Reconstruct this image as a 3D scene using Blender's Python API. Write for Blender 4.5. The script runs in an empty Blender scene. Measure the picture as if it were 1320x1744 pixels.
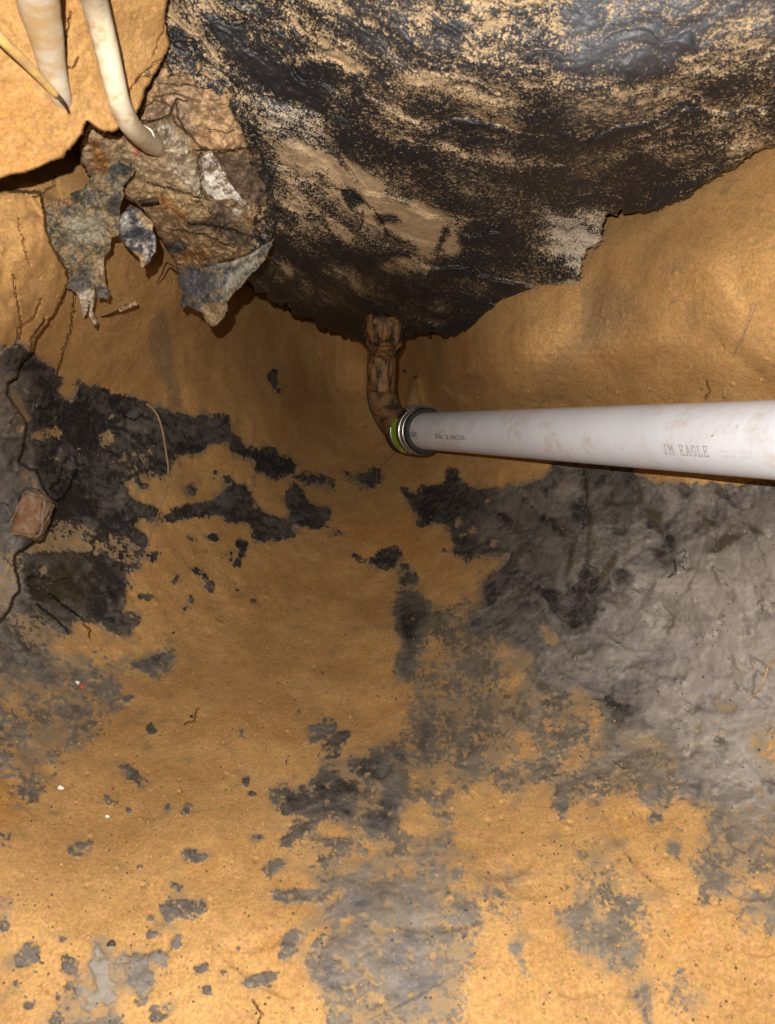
import bpy, bmesh, math, random
import numpy as np
from mathutils import Vector, Matrix

# ------------------------------------------------------------------ camera, world, light
scene = bpy.context.scene
COL = scene.collection
F_PX = 1317.0                       # focal length of the phone lens in photo pixels
CX, CY = 660.0, 872.0
PITCH = math.radians(25.0)
CAM = np.array([0.0, 0.0, 1.35])
FWD = np.array([0.0, math.cos(PITCH), -math.sin(PITCH)])
UPV = np.array([0.0, math.sin(PITCH), math.cos(PITCH)])
RGT = np.array([1.0, 0.0, 0.0])

cam_d = bpy.data.cameras.new('camera')
cam = bpy.data.objects.new('camera', cam_d)
COL.objects.link(cam)
cam.location = CAM
cam.rotation_euler = (math.radians(90) - PITCH, 0, 0)
cam_d.sensor_fit = 'VERTICAL'
cam_d.sensor_height = 36.0
cam_d.lens = 36.0 * F_PX / 1744.0
cam_d.clip_start = 0.02
cam_d.clip_end = 200
cam_d.dof.use_dof = True
cam_d.dof.focus_distance = 1.45
cam_d.dof.aperture_fstop = 7.0
scene.camera = cam

world = bpy.data.worlds.new('World')
scene.world = world
world.use_nodes = True
wn = world.node_tree.nodes
wl = world.node_tree.links
sky = wn.new('ShaderNodeTexSky')
sky.sky_type = 'NISHITA'
sky.sun_disc = False
sky.sun_elevation = math.radians(28)
sky.sun_rotation = math.radians(190)
wl.new(sky.outputs[0], wn['Background'].inputs[0])
wn['Background'].inputs[1].default_value = 0.0015      # night: next to nothing comes from the sky

sun_d = bpy.data.lights.new('sun', 'SUN')
sun_d.energy = 0.015
sun_d.angle = math.radians(12)
sun_d.color = (1, 0.95, 0.88)
sun = bpy.data.objects.new('sun', sun_d)
COL.objects.link(sun)
sun.rotation_euler = (math.radians(62), 0, math.radians(-10))

# the phone's torch, the lamp that lights this picture, a few centimetres above and left of the lens
fl_d = bpy.data.lights.new('phone_torch', 'POINT')
fl_d.energy = 89.0
fl_d.shadow_soft_size = 0.004
fl_d.color = (1.0, 0.955, 0.89)
torch = bpy.data.objects.new('phone_torch', fl_d)
COL.objects.link(torch)
torch.location = CAM - 0.034 * RGT + 0.058 * UPV - 0.01 * FWD

vs = scene.view_settings
vs.view_transform = 'Standard'
vs.look = 'None'
vs.exposure = 0.0
vs.gamma = 1.0
vs.use_curve_mapping = False
scene.cycles.max_bounces = 6
scene.cycles.diffuse_bounces = 2

# ------------------------------------------------------------------ helpers: noise and painting
_tabs = {}
def vnoise(x, y, seed=0):
    if seed not in _tabs:
        _tabs[seed] = np.random.default_rng(seed).random((256, 256)).astype(np.float32)
    t = _tabs[seed]
    xf = np.floor(x); yf = np.floor(y)
    xi = xf.astype(np.int64) & 255; yi = yf.astype(np.int64) & 255
    fx = (x - xf); fy = (y - yf)
    fx = fx * fx * fx * (fx * (fx * 6 - 15) + 10); fy = fy * fy * fy * (fy * (fy * 6 - 15) + 10)
    x1 = (xi + 1) & 255; y1 = (yi + 1) & 255
    a = t[yi, xi]; b = t[yi, x1]; c = t[y1, xi]; d = t[y1, x1]
    return (a + (b - a) * fx) * (1 - fy) + (c + (d - c) * fx) * fy

def fbm(x, y, octv=5, seed=0, gain=0.55, lac=2.03):
    s = 0.0; amp = 1.0; tot = 0.0
    for k in range(octv):
        s = s + amp * vnoise(x + 17.3 * k, y - 9.1 * k, seed + k)
        tot += amp; amp *= gain
        x = x * lac; y = y * lac
    return s / tot            # about 0.5 +- 0.2

def blur(a, s):
    if s < 0.3: return a
    r = max(1, int(3 * s))
    k = np.exp(-0.5 * (np.arange(-r, r + 1) / s) ** 2); k /= k.sum()
    p = np.pad(a, ((r, r), (0, 0)), mode='edge')
    o = sum(k[i] * p[i:i + a.shape[0]] for i in range(2 * r + 1))
    p = np.pad(o, ((0, 0), (r, r)), mode='edge')
    return sum(k[i] * p[:, i:i + a.shape[1]] for i in range(2 * r + 1))

def inside(xs, ys, poly):
    r = np.zeros(xs.shape, bool)
    n = len(poly)
    for i in range(n):
        x0, y0 = poly[i]; x1, y1 = poly[(i + 1) % n]
        if y0 == y1: continue
        c = ((y0 > ys) != (y1 > ys)) & (xs < (x1 - x0) * (ys - y0) / (y1 - y0) + x0)
        r ^= c
    return r

def pts(s, ox=0.0, oy=0.0, sc=1.0):
    return [(ox + float(a) / sc, oy + float(b) / sc) for a, b in (q.split(',') for q in s.split())]

def seg_dist(xs, ys, line):
    d = np.full(xs.shape, 1e9)
    for (x0, y0), (x1, y1) in zip(line[:-1], line[1:]):
        dx, dy = x1 - x0, y1 - y0
        t = np.clip(((xs - x0) * dx + (ys - y0) * dy) / (dx * dx + dy * dy + 1e-9), 0, 1)
        d = np.minimum(d, np.hypot(xs - x0 - t * dx, ys - y0 - t * dy))
    return d

class Canvas:
    """a soil surface sampled on a grid, with fields painted on its patches"""
    def __init__(self, xs1, ys1, seed=1):
        self.xs1, self.ys1 = np.asarray(xs1, float), np.asarray(ys1, float)
        self.X, self.Y = np.meshgrid(self.xs1, self.ys1)
        X, Y = self.X, self.Y
        self.wx = (fbm(X / 22, Y / 22, 4, seed + 40, .6) - .5) + .4 * (fbm(X / 6, Y / 6, 2, seed + 48) - .5)
        self.wy = (fbm(X / 22, Y / 22, 4, seed + 60, .6) - .5) + .4 * (fbm(X / 6, Y / 6, 2, seed + 68) - .5)
    def sub(self, poly, pad):
        px = [p[0] for p in poly]; py = [p[1] for p in poly]
        i0, i1 = np.searchsorted(self.xs1, [min(px) - pad, max(px) + pad])
        j0, j1 = np.searchsorted(self.ys1, [min(py) - pad, max(py) + pad])
        return slice(j0, j1), slice(i0, i1)
    def cover(self, poly, soft=2.5, warp=26):
        s = self.sub(poly, soft * 3 + warp)
        X, Y = self.X[s], self.Y[s]
        if X.size == 0: return s, None
        m = inside(X + warp * self.wx[s], Y + warp * self.wy[s], poly).astype(float)
        return s, blur(m, soft / 2.0)
    def paint(self, field, poly, val, soft=2.5, warp=26, a=1.0):
        s, m = self.cover(poly, soft, warp)
        if m is None: return
        m = m * a
        if np.ndim(val): field[s] = field[s] * (1 - m[..., None]) + np.asarray(val) * m[..., None]
        else: field[s] = field[s] * (1 - m) + val * m
    def groove(self, field, line, w, depth, seed=3, jit=7):
        s = self.sub(line, w * 3 + 12)
        X, Y = self.X[s], self.Y[s]
        if X.size == 0: return
        jx = (fbm(X / 9, Y / 9, 3, seed) - .5) * jit; jy = (fbm(X / 9, Y / 9, 3, seed + 9) - .5) * jit
        d = seg_dist(X + jx, Y + jy, line)
        vary = np.clip(0.25 + 1.5 * fbm(X / 40, Y / 40, 2, seed + 5), .3, 1.3)
        field[s] += np.where(d < np.maximum(1.05, .62 * w * vary), np.maximum(.0065, 1.8 * depth), 0) * (vary > .45)

def tps(ctrl, lam=1e-3):
    c = np.array(ctrl, float)
    P = c[:, :2] / 1000.0; v = c[:, 2]
    n = len(P)
    def U(r2): return np.where(r2 > 0, r2 * np.log(r2 + 1e-12), 0)
    K = U(((P[:, None] - P[None]) ** 2).sum(-1)) + lam * np.eye(n)
    A = np.zeros((n + 3, n + 3)); A[:n, :n] = K; A[:n, n] = 1; A[:n, n + 1:] = P
    A[n, :n] = 1; A[n + 1:, :n] = P.T
    w = np.linalg.solve(A, np.r_[v, 0, 0, 0])
    def f(xs, ys):
        xs = np.asarray(xs, float) / 1000; ys = np.asarray(ys, float) / 1000
        o = w[n] + w[n + 1] * xs + w[n + 2] * ys
        for i in range(n):
            o = o + w[i] * U((xs - P[i, 0]) ** 2 + (ys - P[i, 1]) ** 2)
        return o
    return f

def place(px, py, d):
    """point of the pit seen at photo position px, py when it lies d metres out"""
    px = np.asarray(px, float); py = np.asarray(py, float); d = np.asarray(d, float)
    a = (px - CX) / F_PX * d; b = -(py - CY) / F_PX * d
    return CAM + d[..., None] * FWD + a[..., None] * RGT + b[..., None] * UPV

def vec(px, py, d): return Vector(place(px, py, d).tolist())

# ------------------------------------------------------------------ helpers: objects
def tag(o, label=None, cat=None, group=None, kind=None):
    if label: o['label'] = label
    if cat: o['category'] = cat
    if group: o['group'] = group
    if kind: o['kind'] = kind
    return o

def empty(name, loc):
    e = bpy.data.objects.new(name, None); COL.objects.link(e); e.location = loc
    e.empty_display_size = 0.02
    return e

def link(name, me, mat, parent=None):
    o = bpy.data.objects.new(name, me); COL.objects.link(o)
    if mat: me.materials.append(mat)
    if parent:
        o.parent = parent
        o.matrix_parent_inverse = Matrix.Translation(-Vector(parent.location))
    return o

def np_mesh(name, V, Fq, smooth=None):
    me = bpy.data.meshes.new(name)
    Fq = np.asarray(Fq, np.int32); k = Fq.shape[1]
    me.vertices.add(len(V)); me.vertices.foreach_set('co', np.asarray(V, np.float32).ravel())
    me.loops.add(Fq.size); me.loops.foreach_set('vertex_index', Fq.ravel())
    me.polygons.add(len(Fq))
    me.polygons.foreach_set('loop_start', np.arange(0, Fq.size, k, dtype=np.int32))
    me.polygons.foreach_set('loop_total', np.full(len(Fq), k, np.int32))
    if smooth is None: smooth = np.ones(len(Fq), bool)
    me.polygons.foreach_set('use_smooth', smooth)
    me.update(calc_edges=True)
    return me

def col_attr(me, name, rgba):
    a = me.attributes.new(name, 'FLOAT_COLOR', 'POINT')
    rgba = np.asarray(rgba, np.float32)
    if rgba.shape[1] == 3: rgba = np.c_[rgba, np.ones(len(rgba), np.float32)]
    a.data.foreach_set('color', rgba.ravel())

def sheet(name, cv, mask, depth, attrs, mat, parent=None, skirt=0.004, back=False):
    """solid piece whose front is the masked part of canvas cv at the given depths"""
    H, W = mask.shape
    cell = mask[:-1, :-1] & mask[1:, :-1] & mask[:-1, 1:] & mask[1:, 1:]
    used = np.zeros_like(mask)
    used[:-1, :-1] |= cell; used[1:, :-1] |= cell; used[:-1, 1:] |= cell; used[1:, 1:] |= cell
    idx = np.full(mask.shape, -1, np.int64); n = int(used.sum()); idx[used] = np.arange(n)
    V = place(cv.X[used], cv.Y[used], depth[used])
    j, i = np.nonzero(cell)
    Fq = np.stack([idx[j, i], idx[j + 1, i], idx[j + 1, i + 1], idx[j, i + 1]], 1)
    at = {k: v[used] for k, v in attrs.items()}
    dc = depth[used][Fq]
    smooth = (dc.max(1) - dc.min(1)) < .0065      # torn and cracked faces keep their own normals
    if skirt:
        e = np.concatenate([Fq[:, [0, 1]], Fq[:, [1, 2]], Fq[:, [2, 3]], Fq[:, [3, 0]]])
        key = np.sort(e, 1); kk = key[:, 0] * n + key[:, 1]
        u, inv, cnt = np.unique(kk, return_inverse=True, return_counts=True)
        be = e[cnt[inv] == 1]
        bv = np.unique(be); m = len(bv)
        re = np.full(n, -1, np.int64); re[bv] = np.arange(m)
        dd = depth[used]
        VB = place(cv.X[used][bv], cv.Y[used][bv], dd[bv] + skirt)
        V = np.concatenate([V, V[bv], VB])
        S = np.stack([n + re[be[:, 1]], n + re[be[:, 0]], n + m + re[be[:, 0]], n + m + re[be[:, 1]]], 1)
        at = {k: np.concatenate([v, v[bv], v[bv]]) for k, v in at.items()}
        nf = len(Fq)
        Fq = np.concatenate([Fq, S]); smooth = np.r_[smooth, np.zeros(len(S), bool)]
        if back:
            o = len(V)
            V = np.concatenate([V, place(cv.X[used], cv.Y[used], dd + skirt)])
            at = {k: np.concatenate([v, v[:n]]) for k, v in at.items()}
            Fq = np.concatenate([Fq, Fq[:nf, ::-1] + o]); smooth = np.r_[smooth, np.ones(nf, bool)]
    me = np_mesh(name, V, Fq, smooth)
    for k, v in at.items(): col_attr(me, k, v)
    return link(name, me, mat, parent)

def tube(name, path, radii, mat, parent=None, seg=12, wob=0.0, seed=0, caps=True, sub=6):
    P = [Vector(p) for p in path]
    R = list(radii) if hasattr(radii, '__len__') else [radii] * len(P)
    # Catmull-Rom smoothing
    Q, RR = [], []
    for i in range(len(P) - 1):
        p0 = P[max(i - 1, 0)]; p1 = P[i]; p2 = P[i + 1]; p3 = P[min(i + 2, len(P) - 1)]
        for k in range(sub):
            t = k / sub
            Q.append(0.5 * (2 * p1 + (p2 - p0) * t + (2 * p0 - 5 * p1 + 4 * p2 - p3) * t * t + (3 * p1 - p0 - 3 * p2 + p3) * t ** 3))
            RR.append(R[i] + (R[i + 1] - R[i]) * t)
    Q.append(P[-1]); RR.append(R[-1])
    rnd = random.Random(seed)
    V, Fq = [], []
    t0 = (Q[1] - Q[0]).normalized()
    nrm = t0.orthogonal().normalized()
    for i, q in enumerate(Q):
        t = (Q[min(i + 1, len(Q) - 1)] - Q[max(i - 1, 0)]).normalized()
        nrm = (nrm - t * nrm.dot(t)).normalized(); b = t.cross(nrm)
        for k in range(seg):
            a = 2 * math.pi * k / seg
            r = RR[i] * (1 + wob * (rnd.random() - .5))
            V.append(q + (nrm * math.cos(a) + b * math.sin(a)) * r)
    for i in range(len(Q) - 1):
        for k in range(seg):
            k2 = (k + 1) % seg
            Fq.append((i * seg + k, i * seg + k2, (i + 1) * seg + k2, (i + 1) * seg + k))
    me = bpy.data.meshes.new(name)
    fs = list(Fq)
    if caps:
        fs.append(tuple(range(seg - 1, -1, -1))); fs.append(tuple((len(Q) - 1) * seg + k for k in range(seg)))
    me.from_pydata([tuple(v) for v in V], [], fs)
    for p in me.polygons: p.use_smooth = len(p.vertices) == 4
    me.update()
    return link(name, me, mat, parent)

# ------------------------------------------------------------------ materials
def node_mat(name):
    m = bpy.data.materials.new(name); m.use_nodes = True
    nt = m.node_tree
    return m, nt, nt.nodes['Principled BSDF']

class NT:
    def __init__(self, nt): self.nt = nt
    def new(self, t, **kw):
        n = self.nt.nodes.new(t)
        for k, v in kw.items(): setattr(n, k, v)
        return n
    def put(self, sock, v):
        if isinstance(v, bpy.types.NodeSocket): self.nt.links.new(v, sock)
        else:
            if sock.type == 'RGBA' and len(v) == 3: v = (*v, 1)
            sock.default_value = v
    def math(self, op, a, b=0.0, c=None, clamp=False):
        n = self.new('ShaderNodeMath', operation=op, use_clamp=clamp)
        self.put(n.inputs[0], a); self.put(n.inputs[1], b)
        if c is not None: self.put(n.inputs[2], c)
        return n.outputs[0]
    def mix(self, f, a, b, mode='MIX'):
        n = self.new('ShaderNodeMix', data_type='RGBA', blend_type=mode)
        self.put(n.inputs[0], f); self.put(n.inputs[6], a); self.put(n.inputs[7], b)
        return n.outputs[2]
    def noise(self, scale, detail=4, rough=.6, dist=0.0, vec=None):
        n = self.new('ShaderNodeTexNoise')
        n.inputs['Scale'].default_value = scale; n.inputs['Detail'].default_value = detail
        n.inputs['Roughness'].default_value = rough; n.inputs['Distortion'].default_value = dist
        if vec is None:
            g = self.nt.nodes.get('geo') or self.new('ShaderNodeTexCoord', name='geo')
            vec = g.outputs['Object']
        self.put(n.inputs['Vector'], vec)
        return n.outputs['Fac']
    def step(self, x, lo, hi, smooth=True):
        n = self.new('ShaderNodeMapRange', interpolation_type='SMOOTHSTEP' if smooth else 'LINEAR')
        self.put(n.inputs['Value'], x); self.put(n.inputs['From Min'], lo); self.put(n.inputs['From Max'], hi)
        return n.outputs[0]
    def attr(self, name):
        a = self.new('ShaderNodeAttribute', attribute_name=name)
        s = self.new('ShaderNodeSeparateColor'); self.nt.links.new(a.outputs['Color'], s.inputs[0])
        return a.outputs['Color'], s.outputs[0], s.outputs[1], s.outputs[2], a.outputs['Alpha']
    def bump(self, h, strength, dist, prev=None):
        b = self.new('ShaderNodeBump')
        b.inputs['Strength'].default_value = strength; b.inputs['Distance'].default_value = dist
        self.put(b.inputs['Height'], h)
        if prev: self.nt.links.new(prev, b.inputs['Normal'])
        return b.outputs[0]

TAN_A, TAN_B = (.465, .265, .099), (.375, .202, .070)

def make_clay():
    m, nt, bs = node_mat('clay')
    N = NT(nt)
    c, cov, tone, smear, rust = N.attr('soil')
    n_f = N.noise(95, 7, .68); n_s = N.noise(420, 3, .6)
    n_l = N.noise(7, 5, .6); n_m = N.noise(30, 5, .62)
    th = N.math('ADD', cov, N.math('MULTIPLY', N.math('SUBTRACT', n_f, .5), 2.1))
    th = N.math('ADD', th, N.math('MULTIPLY', N.math('SUBTRACT', n_s, .5), .9))
    film0 = N.attr('film')[1]
    mixn = N.math('MULTIPLY', N.math('MULTIPLY', film0, N.math('SUBTRACT', 1.0, film0)), 4.0, clamp=True)
    mixn = N.math('MULTIPLY', N.step(mixn, .15, .85), N.attr('film')[2])
    wid = N.math('ADD', .10, N.math('MULTIPLY', mixn, .30))
    f = N.step(th, N.math('SUBTRACT', .5, wid), N.math('ADD', .5, wid))
    tan = N.mix(N.step(n_l, .35, .65), TAN_A, TAN_B)
    tan = N.mix(N.math('MULTIPLY', rust, .8), tan, (.43, .185, .035))
    tan = N.mix(N.math('MULTIPLY', smear, .85), tan, (.21, .145, .085))
    tan = N.mix(N.step(n_m, .56, .75), tan, (.30, .17, .06))
    n_h = N.noise(140, 4, .65)
    tan = N.mix(N.math('MULTIPLY', N.step(n_h, .52, .66), .7), tan, (.50, .245, .115))
    tan = N.mix(N.math('MULTIPLY', N.step(n_h, .46, .34), .6), tan, (.40, .26, .075))
    # grain of the sandy clay
    g = N.noise(900, 2, .5)
    g2 = N.noise(260, 5, .7)
    k = N.math('ADD', N.math('MULTIPLY', g, .9), N.math('MULTIPLY', g2, 1.5))
    k = N.math('ADD', k, N.math('MULTIPLY', N.noise(120, 6, .75), 1.0))
    gv = N.math('ADD', N.math('MULTIPLY', k, 1.0), -.66, clamp=False)
    cg = N.new('ShaderNodeCombineColor')
    for i in range(3): nt.links.new(gv, cg.inputs[i])
    tan = N.mix(1.0, tan, cg.outputs[0], 'MULTIPLY')
    dots = N.step(N.noise(190, 3, .6), .68, .73)
    tan = N.mix(N.math('MULTIPLY', dots, .75), tan, (.10, .055, .03))
    # grey gley clay
    tn = N.math('ADD', tone, N.math('MULTIPLY', N.math('SUBTRACT', N.noise(45, 6, .66, .8), .5), 1.1))
    tn = N.math('ADD', tn, N.math('MULTIPLY', N.math('SUBTRACT', n_l, .5), .5), clamp=True)
    gry = N.mix(tn, (.023, .019, .0185), (.285, .245, .210))
    gry = N.mix(N.math('MULTIPLY', N.step(N.noise(13, 3, .6), .52, .66), .40), gry, N.mix(tn, (.030, .024, .030), (.21, .178, .195)))
    gry = N.mix(N.math('MULTIPLY', N.step(N.noise(26, 5, .66), .56, .7), .5), gry, (.12, .085, .052))
    gry = N.mix(N.math('MULTIPLY', smear, .95), gry, (.046, .032, .014))
    film = N.step(N.math('ADD', N.attr('film')[1], N.math('MULTIPLY', N.math('SUBTRACT', n_m, .5), 1.6)), .12, .62)
    tan = N.mix(N.math('MULTIPLY', film, .78), tan, (.215, .165, .108))
    gry = N.mix(N.math('MULTIPLY', mixn, .42), gry, (.225, .172, .112))
    gry = N.mix(1.0, gry, N.mix(.55, (1, 1, 1), cg.outputs[0]), 'MULTIPLY')
    gry = N.mix(N.math('MULTIPLY', N.step(N.noise(330, 2, .5), .68, .72), .8), gry, (.42, .33, .22))
    nt.links.new(N.mix(f, tan, gry), bs.inputs['Base Color'])
    bs.inputs['Specular IOR Level'].default_value = .22
    ro = N.math('SUBTRACT', .97, N.math('MULTIPLY', f, .20))
    ro = N.math('ADD', ro, N.math('MULTIPLY', N.math('SUBTRACT', n_m, .5), .15))
    nt.links.new(ro, bs.inputs['Roughness'])
    b = N.bump(N.noise(75, 8, .72), .15, .004)
    b = N.bump(N.noise(480, 4, .7), .55, .0013, b)
    nt.links.new(b, bs.inputs['Normal'])
    return m

def make_tar():
    m, nt, bs = node_mat('black_coating')
    N = NT(nt)
    c, cov, tone, pale, _ = N.attr('soil')
    n_f = N.noise(170, 6, .72); n_s = N.noise(420, 4, .75)
    th = N.math('ADD', cov, N.math('MULTIPLY', N.math('SUBTRACT', n_f, .5), 1.5))
    th = N.math('ADD', th, N.math('MULTIPLY', N.math('SUBTRACT', n_s, .5), N.math('ADD', 1.6, N.math('MULTIPLY', cov, 1.6, clamp=True))))
    f = N.step(th, .40, .60)
    sand = N.mix(N.step(N.noise(60, 4, .6), .35, .65), (.48, .335, .19), (.37, .265, .155))
    sand = N.mix(pale, sand, (.42, .36, .29))
    g = N.math('ADD', N.math('MULTIPLY', N.noise(420, 4, .7), 1.1), .42)
    cg = N.new('ShaderNodeCombineColor')
    for i in range(3): nt.links.new(g, cg.inputs[i])
    sand = N.mix(1.0, sand, cg.outputs[0], 'MULTIPLY')
    blk = N.mix(tone, (.0065, .0065, .0085), (.10, .103, .118))  # tone lightens the black where the torch's sheen is painted in
    blk = N.mix(N.math('MULTIPLY', N.step(N.noise(35, 4, .6), .58, .74), .4), blk, (.028, .021, .014))
    nt.links.new(N.mix(f, blk, sand), bs.inputs['Base Color'])
    nt.links.new(N.math('ADD', N.math('MULTIPLY', f, .44), .46), bs.inputs['Roughness'])
    bs.inputs['Specular IOR Level'].default_value = .45
    b = N.bump(N.noise(110, 8, .72), .12, .004)
    b = N.bump(N.noise(480, 3, .6), .45, .0012, b)
    nt.links.new(b, bs.inputs['Normal'])
    return m

def make_painted(name, rough=.85, grain=300, bump=.5):
    m, nt, bs = node_mat(name)
    N = NT(nt)
    c = N.attr('tint')[0]
    g = N.math('ADD', N.math('MULTIPLY', N.noise(grain, 5, .7), 1.3), .35)
    cg = N.new('ShaderNodeCombineColor')
    for i in range(3): nt.links.new(g, cg.inputs[i])
    nt.links.new(N.mix(1.0, c, cg.outputs[0], 'MULTIPLY'), bs.inputs['Base Color'])
    bs.inputs['Roughness'].default_value = rough
    bs.inputs['Specular IOR Level'].default_value = .3
    b = N.bump(N.noise(110, 7, .68), bump, .004)
    b = N.bump(N.noise(480, 3, .6), bump, .0012, b)
    nt.links.new(b, bs.inputs['Normal'])
    return m

def simple(name, a, b=None, scale=60, lo=.4, hi=.65, rough=.6, metal=0.0, bump=.2, bscale=200, bdist=.001, spec=.4, stretch=None):
    m, nt, bs = node_mat(name)
    N = NT(nt)
    b = b or a
    mv = None
    if stretch:
        mp = N.new('ShaderNodeMapping'); mp.inputs['Scale'].default_value = stretch
        tc = N.new('ShaderNodeTexCoord'); nt.links.new(tc.outputs['Object'], mp.inputs['Vector']); mv = mp.outputs[0]
    nt.links.new(N.mix(N.step(N.noise(scale, 6, .68, vec=mv), lo, hi), a, b), bs.inputs['Base Color'])
    bs.inputs['Roughness'].default_value = rough; bs.inputs['Metallic'].default_value = metal
    bs.inputs['Specular IOR Level'].default_value = spec
    if bump: nt.links.new(N.bump(N.noise(bscale, 6, .65), bump, bdist), bs.inputs['Normal'])
    return m

def make_pvc():
    m, nt, bs = node_mat('white_plastic')
    N = NT(nt)
    base = N.mix(N.step(N.noise(9, 3, .5), .35, .65), (.67, .68, .735), (.72, .73, .785))
    patch = N.math('MULTIPLY', N.step(N.noise(11, 3, .55, .6), .44, .64), N.step(N.noise(55, 6, .7, .5), .38, .66))
    base = N.mix(N.math('MULTIPLY', patch, .50), base, (.45, .31, .17))
    scr = N.step(N.noise(120, 3, .6), .66, .72)
    scr = N.math('MULTIPLY', scr, N.step(N.noise(18, 2, .5), .5, .62))
    base = N.mix(N.math('MULTIPLY', scr, .8), base, (.20, .13, .08))
    nt.links.new(base, bs.inputs['Base Color'])
    nt.links.new(N.math('ADD', N.math('MULTIPLY', patch, .3), .36), bs.inputs['Roughness'])
    bs.inputs['Specular IOR Level'].default_value = .5
    nt.links.new(N.bump(N.noise(120, 4, .6), .08, .0006), bs.inputs['Normal'])
    return m

M_CLAY = make_clay()
M_TAR = make_tar()
M_ROCK = make_painted('painted_rock', .85, 260, .7)
M_FLAP = make_painted('torn_sheet', .7, 340, .6)
M_PVC = make_pvc()
M_CABLE = simple('cable_sheath', (.70, .60, .44), (.50, .34, .18), 55, .47, .66, .5, bump=.25, bscale=90, bdist=.001)
M_CABLE2 = simple('pale_sheath', (.60, .41, .21), (.68, .60, .48), 30, .38, .62, .55, bump=.25, bscale=70, bdist=.001)
M_YELLOW = simple('yellow_insulation', (.74, .50, .15), (.52, .33, .16), 45, rough=.45)
M_DARK = simple('dark_tip', (.03, .02, .012), (.07, .04, .02), 200, rough=.7)
M_RUST = simple('rusted_iron', (.24, .115, .038), (.018, .011, .007), 60, .40, .60, .6, bump=1.0, bscale=70, bdist=.006, stretch=(1, 1, .22))
M_RUSTO = simple('rusty_clay_cast', (.17, .090, .034), (.040, .020, .009), 34, .40, .62, .9, bump=1.0, bscale=90, bdist=.003)
M_RUBBER = simple('black_rubber', (.016, .016, .016), (.032, .028, .024), 60, rough=.5, bump=.15)
M_STEEL = simple('stainless_steel', (.62, .60, .57), (.42, .39, .35), 160, rough=.32, metal=1.0, bump=.15)
M_GREEN = simple('green_label', (.22, .46, .035), (.28, .54, .05), 70, rough=.4, bump=.0)
M_GLINT = simple('painted_glint', (.60, .78, .13), (.52, .72, .12), 70, rough=.35, bump=0)  # brighter green for the label's painted glint
M_INK = simple('grey_ink', (.30, .285, .28), (.48, .465, .46), 900, .45, .62, .7, bump=0)
M_INKD = simple('dark_ink', (.13, .125, .125), (.26, .25, .25), 900, .45, .62, .7, bump=0)
M_INKF = simple('faded_ink', (.56, .54, .53), (.66, .645, .64), 700, rough=.7, bump=0)
M_STUB = simple('pale_clay', (.50, .30, .13), (.40, .23, .09), 70, rough=.95, bump=.6, bscale=140, bdist=.002)
M_BRICK = simple('fired_brick', (.15, .10, .065), (.24, .165, .105), 70, .38, .62, .9, bump=.7, bscale=160, bdist=.002)
M_BRICKR = simple('rusty_brick_face', (.18, .085, .040), (.25, .165, .105), 60, .42, .62, .9, bump=.7, bscale=160, bdist=.002)
M_ROOT = simple('root_skin', (.44, .27, .14), (.28, .15, .07), 260, rough=.85, bump=.4)
M_WOOD = simple('twig_wood', (.55, .36, .19), (.12, .07, .035), 180, .42, .6, .85, bump=.4)
M_WHITE = simple('white_chip', (.82, .80, .76), (.66, .62, .56), 200, rough=.7)
M_RED = simple('red_plastic', (.46, .05, .05), (.34, .07, .05), 200, rough=.55)

# ------------------------------------------------------------------ the pit: one sheet of clay
GROUND = [
 (620, 640, 3.05), (640, 770, 2.72), (480, 700, 2.48), (560, 560, 2.90), (800, 720, 2.1), (800, 600, 1.82),
 (980, 760, 1.74), (1000, 880, 1.52), (1100, 600, 1.26), (1000, 520, 1.38), (1100, 420, 1.22), (1210, 450, 1.035), (1317, 400, .965), (1317, 600, 1.02), (900, 620, 1.50),
 (1150, 760, 1.37), (1317, 780, 1.21), (1317, 1000, 1.08), (1317, 1300, .98), (1317, 1744, .78), (1317, 1550, .82),
 (0, 400, 1.13), (80, 400, 1.16), (0, 600, 1.20), (110, 470, 1.28), (210, 470, 1.46), (300, 520, 1.74), (250, 620, 1.78), (110, 680, 1.58), (100, 900, 1.56), (0, 1000, 1.42), (300, 900, 1.84),
 (200, 1200, 1.38), (0, 1300, 1.14), (0, 1500, .90), (0, 1744, .80), (330, 1744, .79), (660, 1744, .79), (990, 1744, .79),
 (640, 900, 2.24), (640, 1000, 1.96), (640, 1100, 1.66), (640, 1200, 1.43), (640, 1300, 1.22), (640, 1400, 1.05), (640, 1500, .93), (640, 1600, .85), (900, 1000, 1.56), (900, 1200, 1.28), (900, 1400, 1.02), (900, 1550, .87),
 (350, 1000, 1.80), (350, 1100, 1.62), (350, 1200, 1.38), (350, 1300, 1.20), (350, 1400, 1.04), (350, 1500, .93), (350, 1600, .85), (1100, 1100, 1.26), (1100, 1400, .98), (1100, 900, 1.38),
 (640, 400, 2.4), (640, 100, 2.3), (300, 200, 1.6), (1000, 300, 1.60), (1200, 150, 1.32), (0, 100, 1.3), (0, -300, 1.2), (660, -300, 2.0), (1400, -200, 1.2),
 (-400, 800, 1.0), (1700, 800, .84), (-300, 1744, .76), (1600, 1744, .72), (660, 2100, .70), (-300, 2100, .66), (1600, 2100, .63), (-600, 300, .95), (1800, 200, .82),
]
g_f = tps(GROUND)
gx = np.r_[-30 - np.cumsum(3.0 * 1.09 ** np.arange(34))[::-1], np.arange(-30, 1352, 2.0), 1352 + np.cumsum(3.0 * 1.09 ** np.arange(34))]
gy = np.r_[225 - np.cumsum(6.0 * 1.12 ** np.arange(22))[::-1], np.arange(225, 1762, 2.0), 1762 + np.cumsum(3.0 * 1.09 ** np.arange(28))]
G = Canvas(gx, gy, 1)
X, Y = G.X, G.Y
coarse_x = np.linspace(gx[0], gx[-1], 160); coarse_y = np.linspace(gy[0], gy[-1], 160)
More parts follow.
